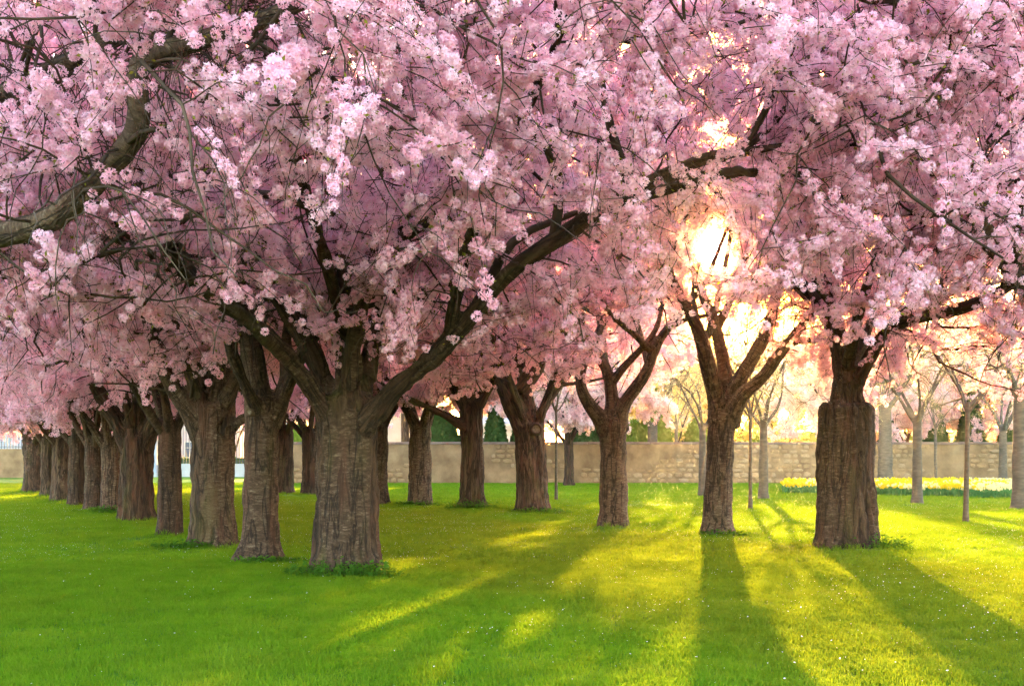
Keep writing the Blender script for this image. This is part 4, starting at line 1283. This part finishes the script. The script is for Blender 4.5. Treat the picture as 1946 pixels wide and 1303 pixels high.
cherry('tall mossy furrowed cherry trunk flaring at its foot in the right row', RB_[5], 3.0, 0.34, seed=25, back=1.4, voxel=0.03, bark=0, flare=0.40, lobes=0.11, furrow=0.06, ring=0.012,
       limbs=[LB(d, (898, 780, 0, 40), (905, 700, 0, 32), (908, 640, 0, 26), (920, 560, .2, 18), (940, 470, .4, 11)),
              LB(d, (890, 770, 0, 34), (868, 715, -.2, 24), (845, 692, -.3, 20), (812, 665, -.5, 13), (770, 620, -.9, 8)),
              LB(d, (886, 812, -.1, 26), (850, 790, -.4, 17), (808, 772, -.7, 13), (775, 758, -1.0, 11), (740, 735, -1.4, 7))],
       n_auto=3, az0=0.9, reach=5.6, floor=4.0, n2=131, group=GR)
cherry('banded column-like cherry trunk right of the largest tree', RB_[6], 2.5, 0.36, seed=26, units=SPRAY_FAR, back=0.9, voxel=0.032, bark=2, flare=0.10, lobes=0.04, ring=0.03, furrow=0.015, n_auto=6, reach=5.6, floor=3.4, n2=131, group=GR)
cherry('cherry trunk half hidden behind the largest tree, on its right', RB_[7], 2.5, 0.26, seed=27, units=SPRAY_FAR, back=0.9, voxel=0.034, bark=2, flare=0.25, n_auto=5, reach=5.4, floor=3.4, n2=116, group=GR)
cherry('cherry trunk half hidden behind the largest tree, on its left', RB_[8], 2.5, 0.35, seed=28, units=SPRAY_FAR, back=0.7, voxel=0.036, bark=1, flare=0.14, n_auto=5, reach=5.6, floor=3.2, n2=116, group=GR)
cherry('farthest visible cherry of the right row, forking beside the slender banded trunk', RB_[9], 2.6, 0.38, seed=29, units=SPRAY_FAR, back=0.7, voxel=0.036, bark=0, flare=0.14, n_auto=5, reach=5.6, floor=3.2, n2=116, group=GR)

cherry('cherry tree left of the frame behind the crooked near limb', OFF_FAR_LEFT, 2.4, 0.36, seed=43, voxel=0.035, bark=1, n_auto=6, az0=0.2, reach=7.8, rise=36, floor=3.0, n2=130, per=3.4, size=1.15, group='cherry trees standing just outside the frame')
# two trees whose trunks stand outside the frame and whose limbs reach into it
cherry('near cherry tree whose crooked bare limb reaches in from the left edge', OFF_LEFT, 2.4, 0.38, seed=41, voxel=0.022, bark=2, furrow=0.03,
       limbs=[F1_LIMB,
              np.array([np.append(np.array(OFF_LEFT) * [1, 1, 0] + [0.0, 0, 2.2], 0.24), np.append(P(-300, 330, 9.0), 0.15), np.append(P(-100, 230, 8.8), 0.12), np.append(P(40, 175, 8.6), 0.10), np.append(P(160, 110, 8.4), 0.085), np.append(P(280, 20, 8.2), 0.06), np.append(P(400, -90, 8.0), 0.03)])],
       n_auto=0, reach=5.5, clear=0.42, fork_r=0.016, units=SPRAY_NEAR, floor=3.0, n2=150, n3=6, per=1.8, size=1.0, hang=420, droop=0.30, group='cherry trees standing just outside the frame',
       keep=lambda W: W[:, 1] > 3.8)
d = OFF_RIGHT[1]
cherry('near cherry tree whose dark limbs reach in from the right edge', OFF_RIGHT, 2.4, 0.40, seed=42, voxel=0.024, bark=1,
       limbs=[LB(d, (2240, 760, 0, 80), (2080, 640, -.1, 56), (1975, 590, -.2, 44), (1915, 500, -.3, 38), (1868, 430, -.5, 32), (1800, 330, -.9, 24), (1720, 180, -1.5, 16), (1640, 40, -2, 10)),
              LB(d, (2260, 700, -.2, 70), (2150, 480, -1, 46), (2040, 300, -1.8, 36), (1900, 150, -2.6, 26), (1740, 30, -3.2, 18), (1600, -60, -3.6, 10)),
              LB(d, (2270, 700, .2, 70), (2150, 440, 1, 40), (2020, 260, 1.8, 30), (1900, 120, 2.4, 20), (1780, 10, 3, 12)),
              LB(d, (2000, 600, -.2, 34), (1960, 430, .2, 26), (1940, 300, .6, 20), (1880, 170, 1.2, 12))],
       n_auto=2, az0=0.3, reach=5.6, units=SPRAY_NEAR, floor=2.9, n2=220, n3=6, per=2.8, size=1.0, hang=200, group='cherry trees standing just outside the frame')

# ------------------------------------------------------------------ young trees on the far lawn and beyond the wall
def young(label, px, py, r, fork_py, spread, top_py, seed, units=None, per=1.6, n2=44, d=None, lean=0.0, pale=True, group='young trees on the far lawn', stake=False, limbs=(), size=1.0, n_auto=5):
    if d is None:
        b = base_from_px(px, py, r)
    else:
        b = ((px - CX) / FPX * d, d, r)
    H = EYE + (HY - fork_py) / FPX * b[1]
    top = EYE + (HY - top_py) / FPX * b[1]
    return cherry(label, b, H, r, seed=100 + seed, voxel=max(0.018, r * 0.22), bark=BARK_Y, flare=0.22, lobes=0.03, furrow=0.0, ring=0.008, lean=(lean, 0), top_scale=0.8, limbs=limbs,
                  n_auto=n_auto, reach=max(1.2, (top - H) * 1.15) * spread, rise=30, floor=H - 0.5, n2=n2, n3=6, per=per, size=size, units=units or BUD_SPRAY, twig_len=0.8, droop=0.12, name='young_tree', group=group, twig_m=TWIG_PALE if pale else TWIG)
m, nt, out = mat('young_bark'); nb = NB(nt)
tc = nb.n('ShaderNodeTexCoord').outputs['Object']
f1 = nb.noise(nb.mapping(tc, (4, 4, 14)), 1.0, 5, 0.6)
principled(nb, out, nb.ramp(f1, [(0.3, (0.065, 0.045, 0.027)), (0.7, (0.145, 0.105, 0.066))]), 0.9, nb.bump(f1, 0.4, 0.01), 0.2)
BARK_Y = m
young('straight bare young tree in front of the daffodils', 1743, 957, 0.17, 790, 1.2, 600, 1, n2=54)
young('slender leaning sapling with a forked top on the right lawn', 1835, 992, 0.062, 765, 1.0, 600, 2, lean=0.06, n2=30,
      limbs=[LB(25.5, (1838, 775, 0, 8), (1868, 745, 0, 7), (1895, 700, 0, 6), (1920, 650, .1, 4))], n_auto=3)
young('young tree at the right edge with a grey trunk', 1937, 967, 0.21, 740, 1.2, 540, 3, n2=54)
young('thin pale young tree leaning before the wall near the right edge', 1906, 919, 0.26, 810, 1.2, 690, 4, n2=40)
young('very thin sapling between the clipped cones, right of the straight young tree', 1778, 920, 0.10, 805, 1.0, 700, 5, n2=30)
young('thick grey trunk behind the daffodils beside the broad stump tree', 1682, 921, 0.44, 770, 1.2, 600, 6, n2=54)
young('pale young tree just left of the trunk under the sun', 1335, 943, 0.16, 805, 1.2, 690, 7, n2=50)
young('thin crooked sapling right of the trunk under the sun', 1426, 968, 0.058, 780, 1.0, 640, 8, n2=30)
young('pale straight young tree between the sunlit trunk and the stump tree', 1451, 948, 0.18, 800, 1.2, 660, 9, n2=54)
young('bare pollard rising behind the wall in front of the large clipped yew', 1240, 930, 0.40, 805, 1.3, 690, 10, d=71.0, n2=64)
young('thin bare tree behind the wall right of the pollard', 1285, 930, 0.14, 800, 1.1, 700, 11, d=71.5, n2=40)
young('slim staked sapling right of the knotted trunk', 1057, 951, 0.055, 770, 1.0, 640, 12, n2=26)
cherry('grey trunked cherry with pale pink crown against the wall', base_from_px(1081, 923, 0.27), 2.6, 0.27, seed=113, voxel=0.05, bark=0, n_auto=6, reach=6.0, rise=28, units=SPRAY_PALE, floor=3.2, n2=110, n3=7, per=2.8, size=1.1, group='far blossoming trees beyond the wall')

# far blossoming trees beyond the wall: they close the view under the canopies
FAR = [('tall pale pink cherry beyond the wall behind the knotted trunk', 1000, 74, 15.0), ('tall pale pink cherry beyond the wall behind the goblet shaped tree', 1080, 78, 15.0),
       ('tall budding tree painted sun-gold beyond the wall left of the sun', 1128, 76, 17.0),  # sun glow put into its colour; height set to shade the left lawn
       ('airy budding tree painted sun-gold far beyond the wall between the two banded trunks', 1278, 98, 13.2), ('airy budding tree painted sun-gold far beyond the wall behind the tree under the sun', 1380, 102, 13.3),
       ('airy budding tree painted sun-gold far beyond the wall left of the stump tree', 1490, 96, 13.0), ('pale pink cherry beyond the wall behind the stump tree', 1600, 76, 10.5),
       ('pale pink cherry beyond the wall behind the first dark cones', 1725, 78, 12.0), ('pale pink cherry beyond the wall behind the leaning sapling', 1850, 77, 12.0),
       ('pale pink cherry beyond the wall at the right edge', 1960, 77, 12.0), ('pale pink cherry beyond the wall behind the mossy furrowed trunk', 880, 74, 14.5),
       ('pale pink cherry beyond the wall right of the largest trunk', 770, 74, 14.0), ('pale pink cherry far beyond the wall left of the largest trunk', 590, 98, 13.0),
       ('pale pink cherry behind the railings left of the slender banded trunk', 440, 104, 13.0), ('pale pink cherry behind the railings at the left', 250, 104, 13.0),
       ('pale pink cherry behind the railings near the left edge', 90, 100, 13.0)]
for i, (lab, px, d, h) in enumerate(FAR):
    b = ((px - CX) / FPX * d, d, 0.3)
    tall = h > 13.5
    cherry(lab, b, (9.5 if h > 16 else 5.0) if tall else 2.0, 0.3 if tall else 0.26, seed=200 + i, voxel=0.07, bark=0, n_auto=6 if tall else 5, reach=(5.0 if h > 16 else 7.2) if tall else (h - 2) * 0.95, rise=50 if tall else 25, name='budding_tree' if 'budding' in lab else 'cherry_tree', units=SPRAY_SUN_GOLD if 'budding' in lab else SPRAY_PALE, floor=7.0 if px == 1128 else 1.4 if px > 650 else 5.2, n2=190 if tall else 130 if 'airy' in lab else 95, n3=6, per=2.3 if 'airy' in lab else 2.8, size=1.35, cap=h, droop=0.2, group='far blossoming trees beyond the wall')  # budding ones get the sprays with sun glow painted in

# ------------------------------------------------------------------ daffodils
def daffodils():
    t = thing('daffodil_bed', 'long bed of yellow and cream daffodils before the wall on the right', 'flower bed', (22, 58, 0))
    rng = np.random.default_rng(8)
    V, Q = [], []
    fl = {0: ([], []), 1: ([], [])}
    pts = []
    for x0, x1, n in ((1490, 1560, 300), (1655, 1932, 1500)):
        for _ in range(n):
            q = rng.uniform(x0, x1); near = 46.5 - 6.5 * (q - 1490) / 440; y = near + (57 - near) * rng.uniform(0, 1) ** 1.15; x = fx(q, y)
            pts.append((x - 22, y - 58))
    for (x, y) in pts:
        h = rng.uniform(0.30, 0.48)
        for k in range(5):
            a = rng.uniform(0, 6.28); ln = rng.uniform(0.05, 0.22)
            p = np.array([x + rng.normal() * 0.07, y + rng.normal() * 0.07, -0.02]); dd = np.array([math.cos(a), math.sin(a), 0])
            s = np.array([-dd[1], dd[0], 0]) * 0.018
            i0 = len(V)
            hh = h * rng.uniform(0.7, 1.0)
            V += [p - s, p + s, p + dd * ln * 0.5 + s + [0, 0, hh * 0.65], p + dd * ln * 0.5 - s + [0, 0, hh * 0.65], p + dd * ln + s * 0.2 + [0, 0, hh], p + dd * ln - s * 0.2 + [0, 0, hh]]
            Q += [(i0, i0 + 1, i0 + 2, i0 + 3), (i0 + 3, i0 + 2, i0 + 4, i0 + 5)]
        w = int(fbm(np.array([[x * 0.7, y * 0.5, 0]]), 4, 2)[0] + rng.normal() * 0.08 + (0.06 if y < -12 else 0.0) > 0.63)
        for q in range(2):
            fv, fq = fl[w]
            c = np.array([x + rng.normal() * 0.08, y + rng.normal() * 0.08, h + rng.uniform(0.0, 0.08)])
            n = unit(np.array([[rng.normal() * 0.7, -1 + rng.normal() * 0.5, 0.2]]))[0]
            a = unit(np.cross(n, [0, 0, 1.0])[None])[0]; b = np.cross(n, a)
            R = rng.uniform(0.055, 0.075)
            for k in range(6):
                th = k / 6 * 6.283; e = math.cos(th) * a + math.sin(th) * b; tt = -math.sin(th) * a + math.cos(th) * b
                i0 = len(fv)
                fv += [c, c + e * R * .6 + tt * R * .36 + n * .01, c + e * R, c + e * R * .6 - tt * R * .36 + n * .01]
                fq.append((i0, i0 + 1, i0 + 2, i0 + 3))
            ring0 = [c + (math.cos(k / 6 * 6.283) * a + math.sin(k / 6 * 6.283) * b) * R * .28 for k in range(6)]
            ring1 = [c + n * R * .6 + (math.cos(k / 6 * 6.283) * a + math.sin(k / 6 * 6.283) * b) * R * .40 for k in range(6)]
            i0 = len(fv); fv += ring0 + ring1
            for k in range(6):
                fq.append((i0 + k, i0 + (k + 1) % 6, i0 + 6 + (k + 1) % 6, i0 + 6 + k))
    for nm, vv, qq, mm in (('leaves', V, Q, DAFF_LEAF), ('yellow_flowers', fl[0][0], fl[0][1], DAFF_Y), ('cream_flowers', fl[1][0], fl[1][1], DAFF_W)):
        o = new_obj(nm, fast_mesh(nm, np.array(vv), np.array(qq), (mm,), False), t)
        o['kind'] = 'stuff'
daffodils()

# ------------------------------------------------------------------ weeds round the trunks
def weeds(label, cx, cy, rx, ry, n, h, seed):
    rng = np.random.default_rng(500 + seed)
    gz = float(ground_z(np.array([cx]), np.array([cy]))[0])
    t = thing('weed_clump', label, 'weeds', (cx, cy, gz), 'weeds at the feet of the trees')
    V, Q = [], []
    for k in range(n):
        a = rng.uniform(0, 6.283); rr = math.sqrt(rng.uniform(0, 1))
        x, y = math.cos(a) * rx * rr, math.sin(a) * ry * rr
        z = float(ground_z(np.array([cx + x]), np.array([cy + y]))[0]) - gz
        H = h * rng.uniform(0.35, 1.0) * (1.1 - 0.5 * rr)
        for q in range(3):
            zz = H * (q + 1) / 3
            la = rng.uniform(0, 6.283); dd = np.array([math.cos(la), math.sin(la), rng.uniform(-0.2, 0.7)])
            s = np.array([-math.sin(la), math.cos(la), 0]); L = rng.uniform(0.035, 0.085)
            p = np.array([x, y, z + zz])
            i0 = len(V)
            V += [p, p + dd * L * .55 + s * L * .42, p + dd * L * 1.15, p + dd * L * .55 - s * L * .42]
            Q.append((i0, i0 + 1, i0 + 2, i0 + 3))
        i0 = len(V)
        V += [np.array([x - .003, y, z - .02]), np.array([x + .003, y, z - .02]), np.array([x + .002, y, z + H]), np.array([x - .002, y, z + H])]
        Q.append((i0, i0 + 1, i0 + 2, i0 + 3))
    o = new_obj('leaves', fast_mesh('leaves', np.array(V), np.array(Q), (WEED,), False), t)
    o['kind'] = 'stuff'
for i, (lab, b, ox, oy, rx, ry, n, h) in enumerate((
        ('leafy weeds at the foot of the largest trunk', LB_[1], 0.05, -0.55, 0.75, 0.30, 260, 0.20),
        ('low weeds in front of the slender banded trunk on the left', LB_[2], 0.25, -0.45, 0.6, 0.2, 110, 0.10),
        ('weeds beside the third trunk of the left row', LB_[3], -0.45, -0.5, 0.6, 0.25, 130, 0.13),
        ('dark leafy weeds between the fifth and sixth left trunks', LB_[6], 0.25, -0.5, 0.7, 0.3, 150, 0.22),
        ('leafy weeds at the right foot of the broad stump trunk', RB_[1], 0.40, -0.40, 0.55, 0.25, 150, 0.24),
        ('low weeds at the foot of the trunk under the sun', RB_[2], 0.1, -0.35, 0.55, 0.2, 90, 0.10),
        ('weeds at the foot of the leaning knotted trunk', RB_[4], 0.2, -0.6, 0.9, 0.25, 140, 0.17),
        ('bushy weeds on both sides of the mossy furrowed trunk', RB_[5], 0.0, -0.55, 0.8, 0.25, 160, 0.30),
        ('weeds at the foot of the banded column-like trunk', RB_[6], 0.0, -0.5, 0.8, 0.25, 110, 0.18))):
    weeds(lab, b[0] + ox, b[1] + oy, rx, ry, n, h, i)

# ------------------------------------------------------------------ grass, petals
def lawn_points(rng, n, y0, y1, margin=1.5, bias=1.0):
    y = y0 + (y1 - y0) * rng.uniform(0, 1, n) ** bias
    half = (CX / FPX) * y + margin
    keep = rng.uniform(0, 1, n) < half / ((CX / FPX) * y1 + margin)
    y, half = y[keep], half[keep]
    x = rng.uniform(-1, 1, len(y)) * half
    return x, y
def grass(name, label, n, y0, y1, coll, size, seed, dens=None):
    rng = np.random.default_rng(seed)
    x, y = lawn_points(rng, n, y0, y1)
    keep = np.ones(len(x), bool)
    for bx, by, br in TREE_BASES:
        keep &= (x - bx) ** 2 + (y - by) ** 2 > (br * 1.08) ** 2
    keep &= y < 66.3
    keep &= rng.uniform(0, 1, len(x)) > soil(x, y) * 0.9
    x, y = x[keep], y[keep]
    z = ground_z(x, y) - 0.006
    sz = rng.uniform(0.7, 1.25, len(x)) * size * (0.75 + 0.5 * fbm(np.stack([x * 0.8, y * 0.8, 0 * x], -1), 61, 2))
    o = scatter(name, np.stack([x, y, z], -1), np.stack([rng.normal(size=len(x)) * 0.08, rng.normal(size=len(x)) * 0.08, rng.uniform(0, 6.283, len(x))], -1), sz, coll, None, rng)
    tag(o, label, 'grass', kind='stuff')
grass('grass', 'short green grass blades of the near lawn', 60000, 5.5, 15, TUFTS, 1.0, 1)
grass('grass', 'short green grass blades of the middle lawn under the trees', 46000, 15, 34, TUFTS_FAR, 0.95, 2)
grass('grass', 'short green grass blades of the far lawn before the wall', 34000, 34, 66, TUFTS_FAR, 1.35, 3)
rng = np.random.default_rng(12)
pp = []
for bx, by, br in TREE_BASES[:20]:
    n = 46 if br > 0.3 else 26
    a = rng.uniform(0, 6.283, n); r = br * rng.uniform(1.0, 1.9, n)
    pp.append(np.stack([bx + np.cos(a) * r, by + np.sin(a) * r, np.zeros(n)], -1))
pp = np.concatenate(pp); pp[:, 2] = ground_z(pp[:, 0], pp[:, 1]) - 0.008
tag(scatter('long_grass', pp, np.stack([np.zeros(len(pp)), np.zeros(len(pp)), rng.uniform(0, 6.28, len(pp))], -1), rng.uniform(0.5, 1.15, len(pp)), TUFTS_LONG, None, rng), 'longer uncut grass in rings round the tree feet', 'grass', kind='stuff')
pv = np.array([(-.010, 0, 0.002), (0, -.007, 0.0), (.011, 0, 0.003), (0, .007, 0.006)])
PETALS = unit_set('petal', [unit_mesh('petal', pv * s, np.array([(0, 1, 2, 3)]), (FALLEN,), np.full(4, 0.5)) for s in (0.8, 1.0, 1.3)])
x, y = lawn_points(rng, 60000, 5.5, 38)
kk = rng.uniform(0, 1, len(x)) < 0.15 + 0.85 * (fbm(np.stack([x * 0.5, y * 0.5, 0 * x], -1), 91, 2) > 0.5)
kk &= rng.uniform(0, 1, len(x)) < np.clip((y - 5.5) / 6.0, 0.25, 1)
x, y = x[kk], y[kk]
tag(scatter('fallen_petals', np.stack([x, y, ground_z(x, y) + rng.uniform(0.02, 0.05, len(x))], -1), np.stack([rng.normal(size=len(x)) * 0.4, rng.normal(size=len(x)) * 0.4, rng.uniform(0, 6.28, len(x))], -1), rng.uniform(0.3, 0.75, len(x)), PETALS, None, rng), 'pale fallen petals scattered over the lawn', 'petals', kind='stuff')

# ------------------------------------------------------------------ faint golden morning haze
m, nt, out = mat('haze_air'); nb = NB(nt)
pv_ = nb.n('ShaderNodeVolumePrincipled')
pv_.inputs['Color'].default_value = (1.0, 0.95, 0.88, 1)
pv_.inputs['Density'].default_value = 0.00016
pv_.inputs['Anisotropy'].default_value = 0.86
nb.l(pv_.outputs[0], out.inputs['Volume'])
o = boxes('haze', [(-430, 430, -60, 450, -1.4, 26)], m)
tag(o, 'faint warm haze in the air of the park', 'haze', kind='stuff')
cy.volume_bounces = 0
